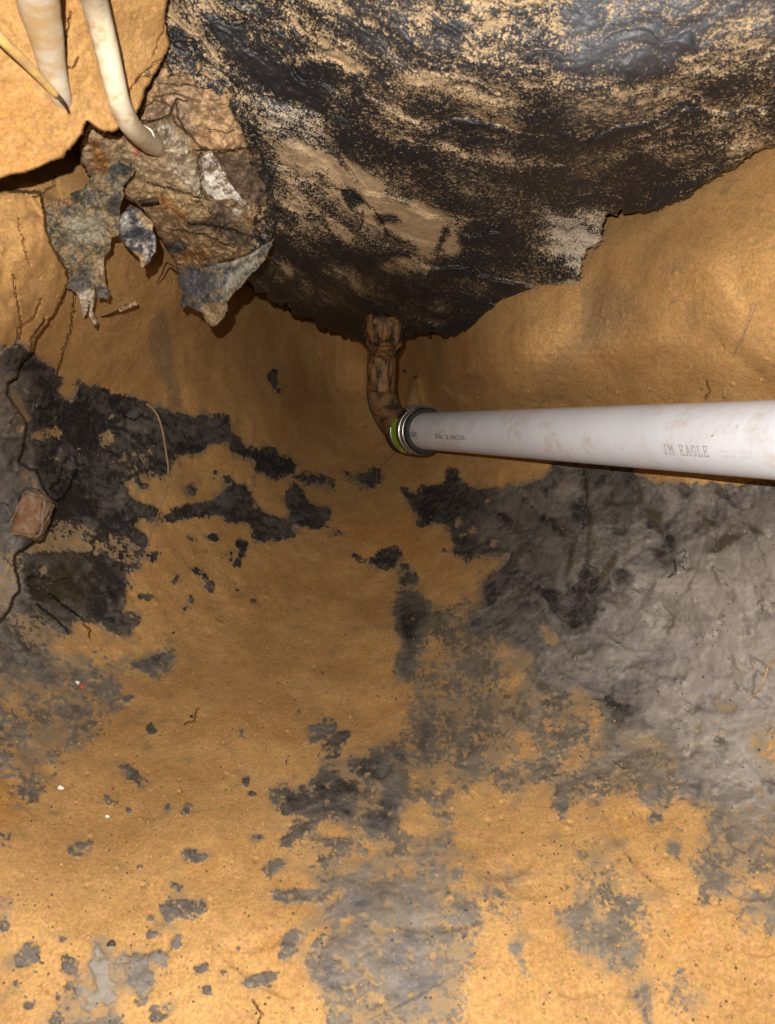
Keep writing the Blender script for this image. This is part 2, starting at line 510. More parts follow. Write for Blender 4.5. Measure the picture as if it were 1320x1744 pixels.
CXX, CYY = np.meshgrid(coarse_x, coarse_y)
cd = g_f(CXX, CYY)
def bil(tab, x1, y1, x, y):
    fx = np.clip((np.asarray(x, float) - x1[0]) / (x1[-1] - x1[0]) * (len(x1) - 1), 0, len(x1) - 1.001)
    fy = np.clip((np.asarray(y, float) - y1[0]) / (y1[-1] - y1[0]) * (len(y1) - 1), 0, len(y1) - 1.001)
    xi = fx.astype(int); yi = fy.astype(int); fx = fx - xi; fy = fy - yi
    return (tab[yi, xi] * (1 - fx) + tab[yi, xi + 1] * fx) * (1 - fy) + (tab[yi + 1, xi] * (1 - fx) + tab[yi + 1, xi + 1] * fx) * fy
def base_depth(x, y): return bil(cd, coarse_x, coarse_y, x, y)

gd = base_depth(X, Y)
cov = np.full(X.shape, .02)          # share of grey clay
tone = np.full(X.shape, .30)         # how pale the grey clay is
smear = np.zeros(X.shape)            # damp olive smears
rust = np.zeros(X.shape)             # iron stain

def bs_soft(s, fr, soft):
    q = np.array(pts(s, *fr)); ext = (q.max(0) - q.min(0)).min()
    return min(soft * 2.1, max(2.0, .16 * ext))
def P(val, s, fr=(0, 0, 1.0), soft=2.5, warp=20, field=None, a=1.0):
    G.paint(cov if field is None else field, pts(s, *fr), val, bs_soft(s, fr, soft) if field is None else soft, warp * 1.3, a)

A = (0, 540, 2.357); B = (460, 780, 2.64); Cc = (820, 780, 2.64); D = (0, 1080, 2.626); E = (400, 1180, 2.64); Fz = (820, 1180, 2.64)
Lz = (0, 780, 5.45); Uz = (0, 540, 6.6)

# --- left mass of dark clay
P(1.15, "-200,120 75,130 60,90 85,75 95,140 130,150 190,185 225,215 235,250 330,258 420,295 500,325 590,350 665,370 715,405 740,390 800,395 870,400 920,420 930,460 985,490 1010,525 1070,530 1130,550 1180,585 1165,630 1120,645 1060,625 1010,620 1040,590 1010,575 960,565 930,530 900,495 870,495 830,530 800,550 740,550 690,555 680,590 705,605 660,635 600,640 520,640 510,655 580,670 600,690 530,680 490,670 520,720 590,760 650,790 760,770 850,740 900,700 920,680 960,670 1000,700 1010,760 1080,790 1110,820 1165,840 1170,880 1110,895 1040,900 1000,860 1010,830 930,820 850,800 760,815 680,815 600,810 540,820 530,850 590,880 600,910 570,930 520,900 440,870 380,860 300,840 215,830 150,895 60,960 -200,960", A)
P(.97, "100,950 180,930 300,935 420,960 520,960 560,1000 520,1030 530,1080 480,1110 500,1150 490,1190 540,1200 550,1240 520,1265 460,1270 420,1240 340,1215 300,1240 230,1260 150,1280 60,1180 75,1050", A)
P(.62, "150,860 230,820 400,850 560,900 600,960 560,1000 430,960 300,930 180,920", A, 5)
P(.85, "-200,960 60,960 90,1060 150,1180 330,1250 250,1290 120,1320 -200,1330", A, 5)
for k in range(9):   # wood-like streaks at lower left
    x0 = -30 + 28 * k
    P(.12 if k % 2 else .35, f"{x0},{1130+18*k} {x0+70},{1180+12*k} {x0+160},{1270+8*k} {x0+200},{1330+4*k} {x0+180},{1325} {x0+60},{1200+12*k}", A, 3, 14, a=.75)
# tan windows in it
for s in ["240,250 215,300 275,345 310,300 285,250", "120,445 180,450 210,430 275,455 240,490 180,480 160,505 120,490", "400,470 440,445 475,490 460,510 420,515",
          "430,590 490,560 510,610 440,620", "430,400 460,370 465,390 440,410", "530,540 555,545 545,580 525,560", "590,530 620,510 625,540 590,560", "505,435 520,445 510,455",
          "480,660 520,650 560,690 500,690", "300,525 320,520 320,540 300,540", "280,870 310,880 300,920 270,920", "350,495 362,490 360,506 345,508", "395,515 425,520 415,540 390,530", "205,552 240,570 230,578 195,560", "640,690 700,675 715,700 655,715", "160,1010 185,1005 185,1030 165,1035"]:
    P(.10, s, A, 2.5, 12)
for s in ["490,500 660,490 640,640 430,640 410,560", "440,570 560,540 640,560 500,640"]:
    P(.72, s, A, 6, a=.7)
P(.55, "40,280 70,330 100,380 140,420 100,470 60,400", A, 3)
P(.45, "-100,240 40,240 60,300 50,420 -100,460", A, 6, a=.0)
# small dark pieces
for v, s in [(.95, "850,600 880,605 870,630 845,622"), (.9, "880,640 920,620 945,640 920,680 890,670"), (.85, "720,690 780,665 800,700 760,720 730,715"),
             (.97, "1185,665 1210,740 1240,770 1320,775 1310,815 1260,840 1210,840 1170,800 1150,740 1160,700"), (.6, "1190,640 1230,625 1320,640 1320,690 1250,690 1200,670"),
             (.9, "945,900 985,890 985,950 955,1005 930,1000 965,960 945,930"), (.7, "900,930 925,930 930,985 905,970"), (.9, "760,1010 800,1005 835,1050 860,1075 840,1105 820,1080 820,1050 775,1030"),
             (.9, "675,1060 715,1035 715,1060 690,1070"), (.95, "1000,1130 1045,1155 1040,1165 1005,1150"), (.85, "735,1170 770,1160 745,1190"), (.75, "930,1095 960,1090 955,1105"),
             (.75, "1065,220 1105,210 1110,270 1135,335 1110,300 1075,255"), (.9, "820,870 890,860 870,900 840,900"), (.8, "745,875 800,885 800,895 750,890"), (.7, "610,930 650,950 620,975 590,960"),
             (.75, "560,1110 640,1120 600,1140 560,1130"), (.8, "720,1245 740,1248 728,1258"), (.7, "755,1110 775,1120 765,1150")]:
    P(v, s, A, 2.2, 10)
# --- middle
for v, s in [(.93, "300,85 400,70 440,40 490,60 540,90 480,125 430,135 390,110"), (.97, "70,185 105,130 125,120 150,180 180,220 280,235 260,270 225,310 190,310 160,290 125,305 90,250"),
             (.97, "0,260 60,290 105,330 95,360 40,375 0,350"), (.85, "240,350 300,310 390,330 330,345 270,375"), (.95, "0,0 100,15 90,60 40,95 0,80"),
             (.66, "90,70 150,60 240,70 310,130 240,155 180,130 110,110"),
             (.74, "330,405 380,425 420,450 460,440 480,420 590,400 585,470 570,510 540,490 480,500 440,470 390,450"), (.97, "440,455 500,440 580,460 570,500 480,500"), (.72, "590,470 660,490 655,570 590,590 565,580 570,520"),
             (.97, "570,605 640,600 690,640 710,690 715,770 700,810 690,880 650,950 640,1040 620,1010 590,980 550,950 580,920 600,880 585,830 580,770 570,720 550,680 470,640 540,655 580,650"),
             (.9, "705,690 770,690 770,730 720,750"), (.9, "775,405 800,405 800,420 780,420"), (.95, "625,540 660,530 650,575"),
             (.97, "345,1340 440,1320 490,1285 560,1300 580,1340 570,1373"), (.78, "160,1220 220,1215 230,1180 260,1180 300,1215 280,1235 240,1230 210,1290 175,1290"), (.85, "200,1360 230,1320 320,1300 340,1240 355,1250 310,1340"),
             (.9, "475,1070 490,1065 488,1085 475,1082"), (.6, "505,1078 540,1080 535,1092 510,1090"), (.9, "110,1145 155,1120 130,1150")]:
    P(v, s, B, 2.2, 12)
P(.15, "625,850 660,835 670,880 640,890", B, 2, 8)
# --- grey mass at right
P(1.2, "555,140 620,150 650,180 680,135 740,125 780,130 790,80 820,30 850,70 880,130 940,150 1010,135 1100,120 1220,120 1240,80 1320,30 1320,10 1640,40 1640,75 1760,120 2400,130 2700,900 2700,1700 1320,1500 1000,1300 840,1120 800,1040 840,1000 820,960 840,920 870,880 900,850 830,810 800,760 860,720 880,660 970,680 940,640 950,590 990,550 1000,510 1040,480 1000,500 950,500 860,470 850,440 820,400 820,330 780,320 720,290 660,300 680,270 640,260 650,215 620,200", B)
for s in ["860,440 930,440 1040,435 1080,425 1110,430 1060,470 1000,505 960,545 880,500", "830,340 920,310 1000,300 940,340 880,360 840,365", "830,270 850,270 860,310 835,325", "990,380 1030,378 1030,390 1000,395", "950,190 1010,155 1000,185 960,200", "975,235 990,250 1000,290 985,290",
          "1200,760 1270,765 1280,790 1320,785 1300,830 1270,850 1230,800", "880,620 940,600 930,650 880,670", "730,760 770,720 800,770 730,860 680,950 690,880 720,800", "820,830 890,840 860,900 830,930 800,920", "1030,1020 1100,960 1150,900 1180,880 1120,1000 1050,1070 1010,1070"]:
    P(.10, s, B, 3, 18)
H1 = (660, 1005, 2.0); H2 = (0, 1005, 2.0)
for v, s, so in [
 (.52, "90,250 200,60 330,0 480,100 480,300 720,400 870,430 900,560 1000,650 960,700 880,640 780,640 700,600 640,640 560,640 520,690 440,760 380,720 330,640 250,740 230,860 300,1000 330,1100 310,1300 240,1478 200,1600 -60,1600 -60,540 70,520 80,400", 8),
 (1.2, "300,0 1620,-100 1620,880 1300,900 1200,830 1150,740 1100,720 1000,690 880,640 760,560 740,460 800,430 720,390 700,330 600,310 480,230 500,200 480,100 380,60", 5),
 (.60, "760,440 900,460 1010,540 1000,680 880,640 780,560", 12),
 (1.0, "310,80 400,60 480,150 470,200 400,160 300,150 220,130", 3), (1.0, "40,20 110,20 140,60 130,150 110,220 90,330 70,280 30,270 60,230 40,100", 3),
 (.05, "510,120 570,130 600,145 570,195 540,180", 2.5), (.15, "350,320 400,300 450,250 490,200 480,260 430,340 380,360 350,340", 4), (.15, "100,290 140,180 200,100 185,180 130,300", 4), (.22, "150,400 180,380 260,200 250,280 190,320 160,440", 5),
 (.04, "430,500 470,475 520,540 500,590 440,590", 4), (.15, "60,650 220,590 240,680 200,700 160,640 80,690", 5), (.04, "20,740 120,720 180,800 160,840 80,840 20,800", 5), (.22, "600,310 660,340 720,400 740,460 700,470 640,380", 4), (.2, "580,560 700,500 690,560 650,620 600,640", 5),
 (.03, "250,760 300,700 350,650 390,710 450,770 500,720 560,640 620,660 620,800 640,830 660,780 760,640 840,680 900,760 960,880 1020,900 1060,960 1080,1040 1000,1080 900,1140 860,1200 880,1478 900,1700 260,1700 280,1478 320,1200 310,1060 260,900", 6),
 (.03, "960,700 1040,710 1145,745 1080,790 1090,870 1040,880 1000,830 960,760", 4),
 (.36, "540,940 640,920 660,780 720,800 800,900 860,1000 840,1060 760,1020 640,1010 560,1000", 16), (.28, "300,1000 380,900 470,960 480,1120 380,1160 310,1100", 16), (.34, "640,640 720,640 760,700 700,790 640,760", 10),
 (.62, "560,1130 640,1040 760,1010 820,1060 900,1060 910,1130 880,1160 860,1220 850,1330 800,1310 720,1250 660,1220 600,1180", 8), (.82, "640,1130 760,1110 820,1170 830,1300 780,1290 720,1220", 8),
 (.9, "560,660 620,650 620,800 590,780 560,720", 5), (.95, "390,1190 450,1195 470,1230 430,1235", 3), (.52, "430,1230 490,1280 490,1320 440,1290", 4), (.8, "650,1280 680,1280 660,1310", 3), (.8, "630,1190 700,1180 760,1240 700,1220", 4), (.65, "850,1330 890,1340 910,1478 910,1560 880,1560 880,1478", 4), (.30, "880,1340 1000,1300 1100,1400 1040,1478 930,1478", 12),
 (.97, "930,860 980,840 1020,890 990,910", 4), (.85, "880,760 930,740 930,790 890,800", 4), (.86, "1020,920 1100,900 1160,920 1180,1000 1130,1080 1080,1060 1060,980", 6),
 (.70, "1100,720 1620,760 1620,1130 1240,1180 1180,1080 1200,1000 1130,900 1090,880 1090,800", 8), (.42, "1200,480 1260,460 1420,440 1420,640 1280,640 1230,560", 8), (.4, "1180,900 1420,880 1420,1100 1200,1080", 10),
 (.06, "1155,275 1180,272 1190,292 1160,296", 2), (.15, "1040,475 1060,475 1060,495 1035,495", 2), (.36, "1110,380 1220,390 1180,420 1130,415", 3), (.2, "1100,340 1140,360 1130,372", 2), (.3, "1080,500 1105,505 1100,520", 2),
 (1.05, "1030,435 1090,430 1085,465 1040,465", 2.5),
 (1.0, "-60,1160 60,1150 160,1180 200,1230 210,1330 160,1370 100,1440 20,1430 -60,1440", 4), (.92, "0,950 60,900 100,1000 160,1060 200,1130 60,1130 -20,1060", 5), (.85, "210,1030 240,1020 300,1100 260,1110", 3),
 (.03, "140,1250 165,1240 170,1290 145,1310", 2), (.08, "120,1150 160,1170 190,1230 210,1290 180,1240 140,1190", 2.5), (.05, "80,1060 110,1060 100,1090", 2), (.1, "160,1090 195,1095 185,1110", 2), (.12, "70,1000 100,1000 90,960 130,930 60,960", 3),
 (.95, "100,400 160,450 160,590 100,590 90,480", 5), (.9, "290,520 320,510 290,640 260,610", 4), (.9, "140,90 220,70 200,120 150,130", 3), (.85, "230,230 330,220 360,300 280,330", 6), (.85, "1000,1290 1016,1285 1010,1330", 2), (.9, "100,480 150,500 130,560", 4)]:
    P(v, s, H1, so, 24)
for v, s, so in [
 (.50, "-300,150 130,150 200,220 300,200 420,250 440,360 330,440 380,480 250,560 160,620 120,720 60,700 0,640 -300,640", 8), (.90, "50,100 130,140 200,280 150,330 60,300 0,340 -200,350 -200,100", 6), (.62, "-200,340 140,340 200,430 120,560 -200,560", 8),
 (1, "90,260 200,280 190,320 100,310", 4), (1, "440,240 510,210 590,205 605,235 550,300 520,300 470,265", 3), (1, "320,320 360,300 410,330 380,355 330,350", 2.5), (1, "220,395 250,385 275,415 250,420", 2), (.95, "370,410 410,400 390,430", 2), (.85, "430,350 460,360 440,385", 2), (.9, "400,215 440,240 430,260", 2), (.8, "370,250 420,265 420,295 380,290", 3),
 (1, "500,470 525,462 525,485 500,488", 1.6), (.62, "475,520 510,515 545,560 500,545", 3), (1, "818,468 834,468 832,507 816,502", 1.6), (.9, "385,575 420,590 490,640 480,660 420,630", 3), (.9, "350,700 400,710 430,745 470,755 400,730 360,725", 2.5), (1, "428,732 452,738 440,758", 1.5), (1, "545,738 580,738 582,752 560,757", 1.6), (.85, "612,732 652,722 642,762 618,757", 2.2), (1, "80,690 150,665 140,700 100,725", 2.5), (.95, "100,640 140,630 130,665", 2.5),
 (.8, "640,570 662,558 650,588", 2), (.75, "680,560 702,553 690,592", 2), (1, "775,623 816,623 800,642", 1.6), (1, "828,650 852,638 852,667", 1.6), (1.1, "843,695 877,683 872,710", 1.5), (.95, "905,700 930,665 990,670 1000,690 940,725", 3), (.6, "700,640 740,650 700,670", 3), (.6, "590,680 640,660 620,700", 3),
 (.9, "1040,480 1085,465 1100,500 1060,535 1045,520", 2.5), (.9, "1085,430 1110,440 1140,460 1130,485 1100,480", 2.5), (.95, "1090,525 1160,490 1190,495 1150,530", 2.2), (1.05, "1065,580 1100,560 1165,545 1155,562 1100,577", 1.8), (.75, "1005,410 1035,400 1020,422", 2), (1, "1030,575 1045,570 1045,585 1032,588", 1.5),
 (.42, "960,870 1080,790 1200,830 1330,830 1330,1000 1180,960 1100,960 1000,900", 8), (.84, "1080,950 1180,940 1300,1000 1330,1000 1330,1560 1100,1560 1130,1400 1060,1300 1060,1220 1120,1140 1100,1060", 7),
 (1.03, "945,745 985,690 1050,650 1085,595 1120,600 1180,630 1230,650 1220,770 1200,790 1130,770 1050,780 1000,765", 2.5), (1.03, "1180,565 1230,560 1300,520 1380,540 1380,700 1360,800 1330,830 1270,840 1230,780 1240,650 1190,600", 2.5), (.3, "1240,680 1270,630 1300,660 1285,740 1240,770", 3), (1.0, "945,870 1000,800 1040,780 1070,800 1000,840 960,880", 2.2),
 (.6, "230,870 320,850 310,900 240,910", 5), (1.0, "610,905 640,885 680,885 720,910 680,935 640,940", 3), (1.03, "530,1080 580,1060 700,1055 708,1090 660,1120 610,1100 580,1110 545,1100", 2.2), (.5, "600,1090 690,1072 650,1105", 2), (1, "480,1170 530,1140 545,1170 520,1185", 2), (.85, "510,1120 530,1110 535,1140 510,1140", 2), (1, "575,1200 600,1165 612,1210 580,1222", 2), (.75, "560,1120 600,1110 570,1160", 2.2),
 (1.0, "50,1250 80,1205 120,1210 145,1260 100,1275 60,1280", 2.6), (1.0, "210,1245 255,1235 265,1270 255,1320 205,1315", 3), (.75, "195,1185 235,1180 235,1200 205,1200", 2.5), (1.05, "360,1200 397,1198 392,1232 365,1227", 2), (.97, "400,1240 440,1255 560,1240 575,1260 590,1330 570,1335 550,1270 510,1280 530,1330 480,1420 440,1370 420,1320 390,1290", 3),
 (.55, "180,1400 220,1340 300,1330 290,1430 240,1470 180,1478", 5), (1.03, "320,1180 345,1180 365,1220 385,1300 410,1350 405,1400 380,1460 340,1360 330,1390 290,1460 250,1440 320,1370 310,1280", 2.6), (1, "60,1435 110,1395 140,1395 120,1430", 2.4), (1, "160,1470 250,1455 330,1460 400,1460 420,1478 420,1700 160,1700", 3), (.88, "510,1440 560,1400 610,1380 580,1430 530,1475", 3), (1, "655,1290 700,1285 720,1305 690,1312", 2), (1.02, "800,1330 850,1315 940,1300 950,1310 900,1345 830,1352", 2.4), (.95, "690,1365 710,1350 725,1375 695,1390", 2.2), (.8, "735,1295 790,1290 780,1312", 2.2), (.75, "800,1220 822,1223 805,1250", 2),
 (.9, "850,840 890,830 870,870", 2.2), (.97, "885,960 930,925 965,945 920,980", 2.5), (.93, "900,1030 1000,1015 1080,1020 1090,1060 1000,1070 940,1045", 3), (.97, "955,1240 990,1160 1050,1150 1040,1200 970,1260", 3), (.45, "-20,1050 60,1060 40,1140 -20,1140", 4), (.55, "0,1110 40,1120 30,1165 0,1160", 3), (.85, "-10,820 15,830 5,890", 2.5), (.85, "35,820 50,820 20,870", 2), (.35, "20,1330 60,1330 120,1400 60,1400", 5), (.7, "450,940 500,930 470,960", 2.5), (.4, "560,990 620,1000 600,1030", 3),
 (1, "1060,1270 1120,1250 1180,1300 1160,1360 1110,1370 1080,1310", 3), (.46, "1180,1340 1260,1300 1330,1380 1330,1478 1150,1478 1200,1420", 6), (1, "1180,970 1240,1000 1250,1080 1190,1100", 4), (.1, "1200,830 1240,820 1230,850", 2), (.12, "1150,900 1240,920 1220,960 1180,950", 3)]:
    P(v, s, H2, so, 16)
# broken, speckled cover where the two clays are mixed
cov -= np.clip(fbm(X / 13, Y / 11, 4, 83, .65) - .53, 0, .3) * 2.6 * (cov > .55) * np.clip((Y - 1000) / 150, .15, 1) * np.where((X > 840) & (Y < 1330), .12, 1)
film = np.maximum(blur(np.clip(cov, 0, 1), 3.0), .85 * blur(np.clip(cov, 0, 1), 9.0) * np.clip((Y - 900) / 200, 0, 1))
zone = np.where(Y < 1000, .10, .34)
for q_, v_ in [("640,1040 800,960 900,1080 1100,1140 1320,1180 1500,1180 1500,1900 620,1900 500,1600 520,1400 640,1300 690,1150", .95), ("-300,1060 120,1080 230,1130 210,1240 120,1350 -300,1350", .8), ("460,1400 760,1400 760,1900 440,1900", .75), ("100,1580 300,1600 290,1760 100,1760", .5)]:
    G.paint(zone, pts(q_), v_, 40, 40)
mixm = np.clip(1 - np.abs(2 * cov - 1), 0, 1)
cov += mixm * ((fbm(X / 9, Y / 9, 4, 66, .65) - .5) * 2.2 + (fbm(X / 3.6, Y / 3.6, 2, 63, .7) - .5) * 1.3 + (fbm(X / 34, Y / 30, 3, 69) - .5) * 1.7)
P(.08, "100,780 160,770 260,940 280,1080 400,1100 330,1180 220,1190 160,1050 110,960", Uz, 2.5, 14); P(.2, "100,1220 220,1200 250,1280 160,1300", Uz, 2.5, 14)
P(.45, "160,60 330,60 420,330 300,330 160,200", Lz, 5, 20); P(.45, "-300,900 120,930 150,1200 90,1400 -300,1500", Lz, 6, 20); P(.5, "-300,300 60,320 60,480 -300,500", Uz, 5)
for k in range(7):
    P(.15 if k % 2 else .3, f"{12+16*k},{1040+6*k} {40+18*k},{1075+5*k} {60+20*k},{1118+3*k} {52+20*k},{1120+3*k} {28+17*k},{1078+5*k}", (0, 0, 1), 2, 8, a=.8)
# scattered flecks everywhere
fl = fbm(X / 14, Y / 14, 4, 77, .6)
cov += np.clip((fl - .70) * 3.2, 0, .5) * (cov < .3) * (Y > 800)
# tone of the grey clay
def T(v, s, fr=(0, 0, 1), soft=30, a=1.0): G.paint(tone, pts(s, *fr), v, soft, 30, a)
T(.10, "-300,560 560,600 560,1100 -300,1100")
T(.12, "560,780 900,780 860,1000 720,1100 560,1100")
T(.42, "860,800 1000,790 1320,900 1320,1320 1000,1250 900,1060", soft=40)
T(1.0, "1000,960 1180,900 1500,880 1500,1400 1240,1380 1080,1160", soft=40)
T(.26, "820,820 960,800 940,960 860,980", soft=20)
T(.50, "600,1400 900,1350 900,1744 600,1744", soft=40)
T(.20, "470,1280 700,1260 690,1420 470,1420", soft=14)
T(.95, "150,1590 215,1590 215,1744 120,1744", soft=7)
T(.6, "215,1620 300,1620 270,1720 210,1720", soft=10)
T(.40, "-300,1080 280,1100 200,1330 -300,1330", soft=30)
T(.05, "960,1100 1320,950 1320,960 1000,1110", soft=4, a=0)
for s in ["1115,870 1150,830 1250,900 1200,960 1120,920", "1160,860 1240,850 1290,880 1230,920"]: T(.72, s, soft=10)
T(.55, "-300,600 60,640 40,760 95,860 30,950 34,1060 -300,1100", soft=8)
T(.40, "850,790 1340,800 1340,900 1180,930 1060,1010 880,980", soft=36)
tone += (fbm(X / 60, Y / 60, 4, 91) - .5) * .45
# smears and scraped facets of the grey clay
wxx = 120 * (fbm(X / 110, Y / 110, 3, 95) - .5); wyy = 120 * (fbm(X / 110, Y / 110, 3, 99) - .5)
tone += (fbm((X + wxx) / 40, (Y + wyy) / 9, 3, 97) - .5) * .40
FAC = np.zeros(X.shape); FAC2 = np.zeros(X.shape)
def facets(x0, y0, x1, y1, n, seed, tamp, damp, tilt, ang, asp, fade, out, bl_=.8):
    """scraped faces: every point belongs to the nearest cut, each with its own tilt and its own paleness"""
    rf = np.random.default_rng(seed)
    i0, i1 = np.searchsorted(gx, [x0, x1]); j0, j1 = np.searchsorted(gy, [y0, y1])
    sl = (slice(j0, j1), slice(i0, i1))
    FX = X[sl] + .4 * wxx[sl] + 26 * G.wx[sl]; FY = Y[sl] + .4 * wyy[sl] + 26 * G.wy[sl]
    best = np.full(FX.shape, 1e9); ct = np.zeros(FX.shape); cdp = np.zeros(FX.shape)
    for k in range(n):
        cx, cy = rf.uniform(x0, x1), rf.uniform(y0, y1); an = rf.normal(ang(cx, cy), .45)
        u = (FX - cx) * math.cos(an) + (FY - cy) * math.sin(an); v = -(FX - cx) * math.sin(an) + (FY - cy) * math.cos(an)
        d2 = (u / asp) ** 2 + v ** 2; m = d2 < best
        best = np.where(m, d2, best); ct = np.where(m, rf.normal(0, tamp), ct)
        cdp = np.where(m, rf.normal(0, damp) + u * rf.normal(0, tilt) + v * rf.normal(0, tilt * 1.6), cdp)
    w8 = np.clip(np.minimum(np.minimum(X[sl] - x0, x1 - X[sl]), np.minimum(Y[sl] - y0, y1 - Y[sl])) / fade, 0, 1)
    if tamp: tone[sl] += blur(ct, .9) * w8
    out[sl] += blur(cdp, bl_) * w8
facets(790, 780, 1420, 1420, 330, 31, .15, .0014, .00009, lambda x, y: 1.1 if y < 980 else .25, 2.1, 60, FAC)
facets(620, 330, 1400, 800, 60, 33, 0, .0016, .00007, lambda x, y: .9, 1.8, 90, FAC2, 5.0)
facets(230, 430, 660, 760, 40, 34, 0, .0024, .00007, lambda x, y: 1.2, 1.6, 70, FAC2, 4.0)
facets(-60, 290, 120, 660, 70, 35, 0, .0022, .00012, lambda x, y: 1.3, 1.8, 25, FAC2, 1.8)
facets(-40, 620, 300, 1150, 90, 36, .10, .0022, .00012, lambda x, y: .5, 2.2, 50, FAC)
# damp olive smears and tool marks
def S(v, s, fr=(0, 0, 1), soft=3, warp=8): G.paint(smear, pts(s, *fr), v, soft, warp)
S(.85, "272,522 280,528 288,560 296,610 305,660 312,700 296,690 280,660 262,620 252,580 258,545", soft=3)
S(.75, "1000,470 1090,500 1070,560 1010,600 940,650 905,655 960,590 985,540", soft=14)
S(.5, "790,650 810,640 828,655 800,660 770,665", soft=5)
for s in ["455,60 480,50 480,140 495,170 465,180", "470,240 510,240 500,320 470,320", "420,350 430,390 395,530 360,535", "600,430 615,450 580,520 500,575 560,480", "740,225 820,240 810,300 770,300", "1010,435 1060,360 1130,330 1190,345 1120,400 1060,430", "950,240 1000,250 1080,310 1040,310", "200,600 240,590 230,630 205,630", "1170,290 1210,300 1280,340 1220,345", "480,320 495,330 480,450 465,480", "545,190 700,205 720,215 550,215", "700,120 720,130 730,220 700,210"]:
    S(.9, s, Cc, 2.5, 10)
S(.7, "200,820 300,830 400,1000 300,1240 120,1150", A, 25)
S(.8, "290,320 340,310 360,350 330,360", D, 4)
rs_ = np.random.default_rng(19)
for k in range(64):       # faint scrapes left by the spade
    cx, cy = (rs_.uniform(640, 1330), rs_.uniform(400, 690)) if k < 26 else (rs_.uniform(0, 1330), rs_.uniform(480, 1740))
    an = rs_.normal(2.0 if k < 26 else .3, .35); ln = rs_.uniform(14, 60); wd_ = rs_.uniform(2, 8)
    c_, s2 = math.cos(an), math.sin(an)
    q = [(cx - ln * c_, cy - ln * s2), (cx + wd_ * s2, cy - wd_ * c_), (cx + ln * c_, cy + ln * s2), (cx - wd_ * s2 * .6, cy + wd_ * c_ * .6)]
    G.paint(smear, q, rs_.uniform(.15, .5), 4, 16)
S(.6, "1128,458 1175,430 1180,438 1142,472", soft=4); S(.8, "1142,510 1150,510 1149,520 1142,518", soft=1.5); S(.5, "940,615 950,600 955,604 946,630", soft=3)
def R_(v, s, fr=(0, 0, 1), soft=12): G.paint(rust, pts(s, *fr), v, soft, 20)
R_(.6, "800,1000 960,960 1000,1050 880,1100", D); R_(.9, "-200,640 90,680 110,760 70,850 -200,860", D); R_(.8, "110,1120 200,1090 210,1160 130,1190", E); R_(.7, "600,540 700,560 720,680 620,640", Fz); R_(.9, "850,1010 960,980 980,1080 880,1070", Fz); R_(.6, "620,900 760,900 720,1000 640,1000", (400, 60, 1)); R_(.5, "560,880 720,870 740,980 600,960")
# --- relief
calm = 1 - .75 * np.clip((X - 560) / 120, 0, 1) * np.clip((800 - Y) / 60, 0, 1)
rel = (fbm(X / 150, Y / 150, 4, 11) - .5) * .055 * calm + (1 - calm) * ((fbm(X / 12, Y / 12, 4, 16, .65) - .5) * .006) + (fbm(X / 30, Y / 30, 5, 21, .6) - .5) * .0045 + (fbm(X / 5, Y / 5, 2, 26, .6) - .5) * .0016
cov = (cov - .5) * 1.2 + .5
edge_f = np.clip((gd / 1.5) ** 2, .25, 1.3)
gd += rel * edge_f + FAC * np.clip(cov * 1.4 - .4, 0, 1) + FAC2
gd -= .0032 * (1 - .85 * zone) * np.clip((blur(cov, 1.2) - .5) * 4, -.5, 1) 
# eye-shaped hollow and low ridge in the back wall right of the joint
s_, m_ = G.cover(pts("755,658 790,640 812,642 830,656 822,672 800,682 770,672"), 4, 6); gd[s_] += .030 * m_
s_, m_ = G.cover(pts("698,640 714,642 720,690 722,730 690,730 694,690"), 5, 4); gd[s_] -= .035 * m_
s_, m_ = G.cover(pts("984,500 1000,470 1020,430 1034,412 1040,470 1010,560 960,620 920,650 960,590"), 10, 10); gd[s_] += .008 * m_
# broad planes left by the shovel
for i in range(70):
    r = np.random.default_rng(500 + i); cx, cy = r.uniform(0, 1320), r.uniform(520, 1744)
    w, h, an = r.uniform(30, 110), r.uniform(14, 40), r.uniform(-.9, .9)
    i0, i1 = np.searchsorted(gx, [cx - 130, cx + 130]); j0, j1 = np.searchsorted(gy, [cy - 130, cy + 130])
    XX, YY = X[j0:j1, i0:i1] - cx, Y[j0:j1, i0:i1] - cy
    u = (XX * math.cos(an) + YY * math.sin(an)) / w; v = (-XX * math.sin(an) + YY * math.cos(an)) / h
    q = np.clip(1 - u * u - v * v, 0, 1)
    gd[j0:j1, i0:i1] += r.uniform(.002, .006) * np.sqrt(q) * np.clip(.5 + v, 0, 1)
# the nearer ledge along the left edge, with the open crack beside it
LEDGE = pts("-900,250 70,330 78,385 84,410 98,436 112,458 116,480 108,500 100,520 84,548 64,574 53,604 36,618 28,644 14,650 11,672 40,712 44,724 40,756 31,787 50,800 62,800 74,834 92,857 82,890 72,916 59,922 34,940 25,952 28,969 32,995 34,1004 22,1018 15,1040 -4,1062 -900,1150")
s_, m_ = G.cover(LEDGE, 1.0, 6)
gd[s_] -= m_ * (.10 + .02 * (fbm(G.X[s_] / 60, G.Y[s_] / 60, 3, 31) - .5))
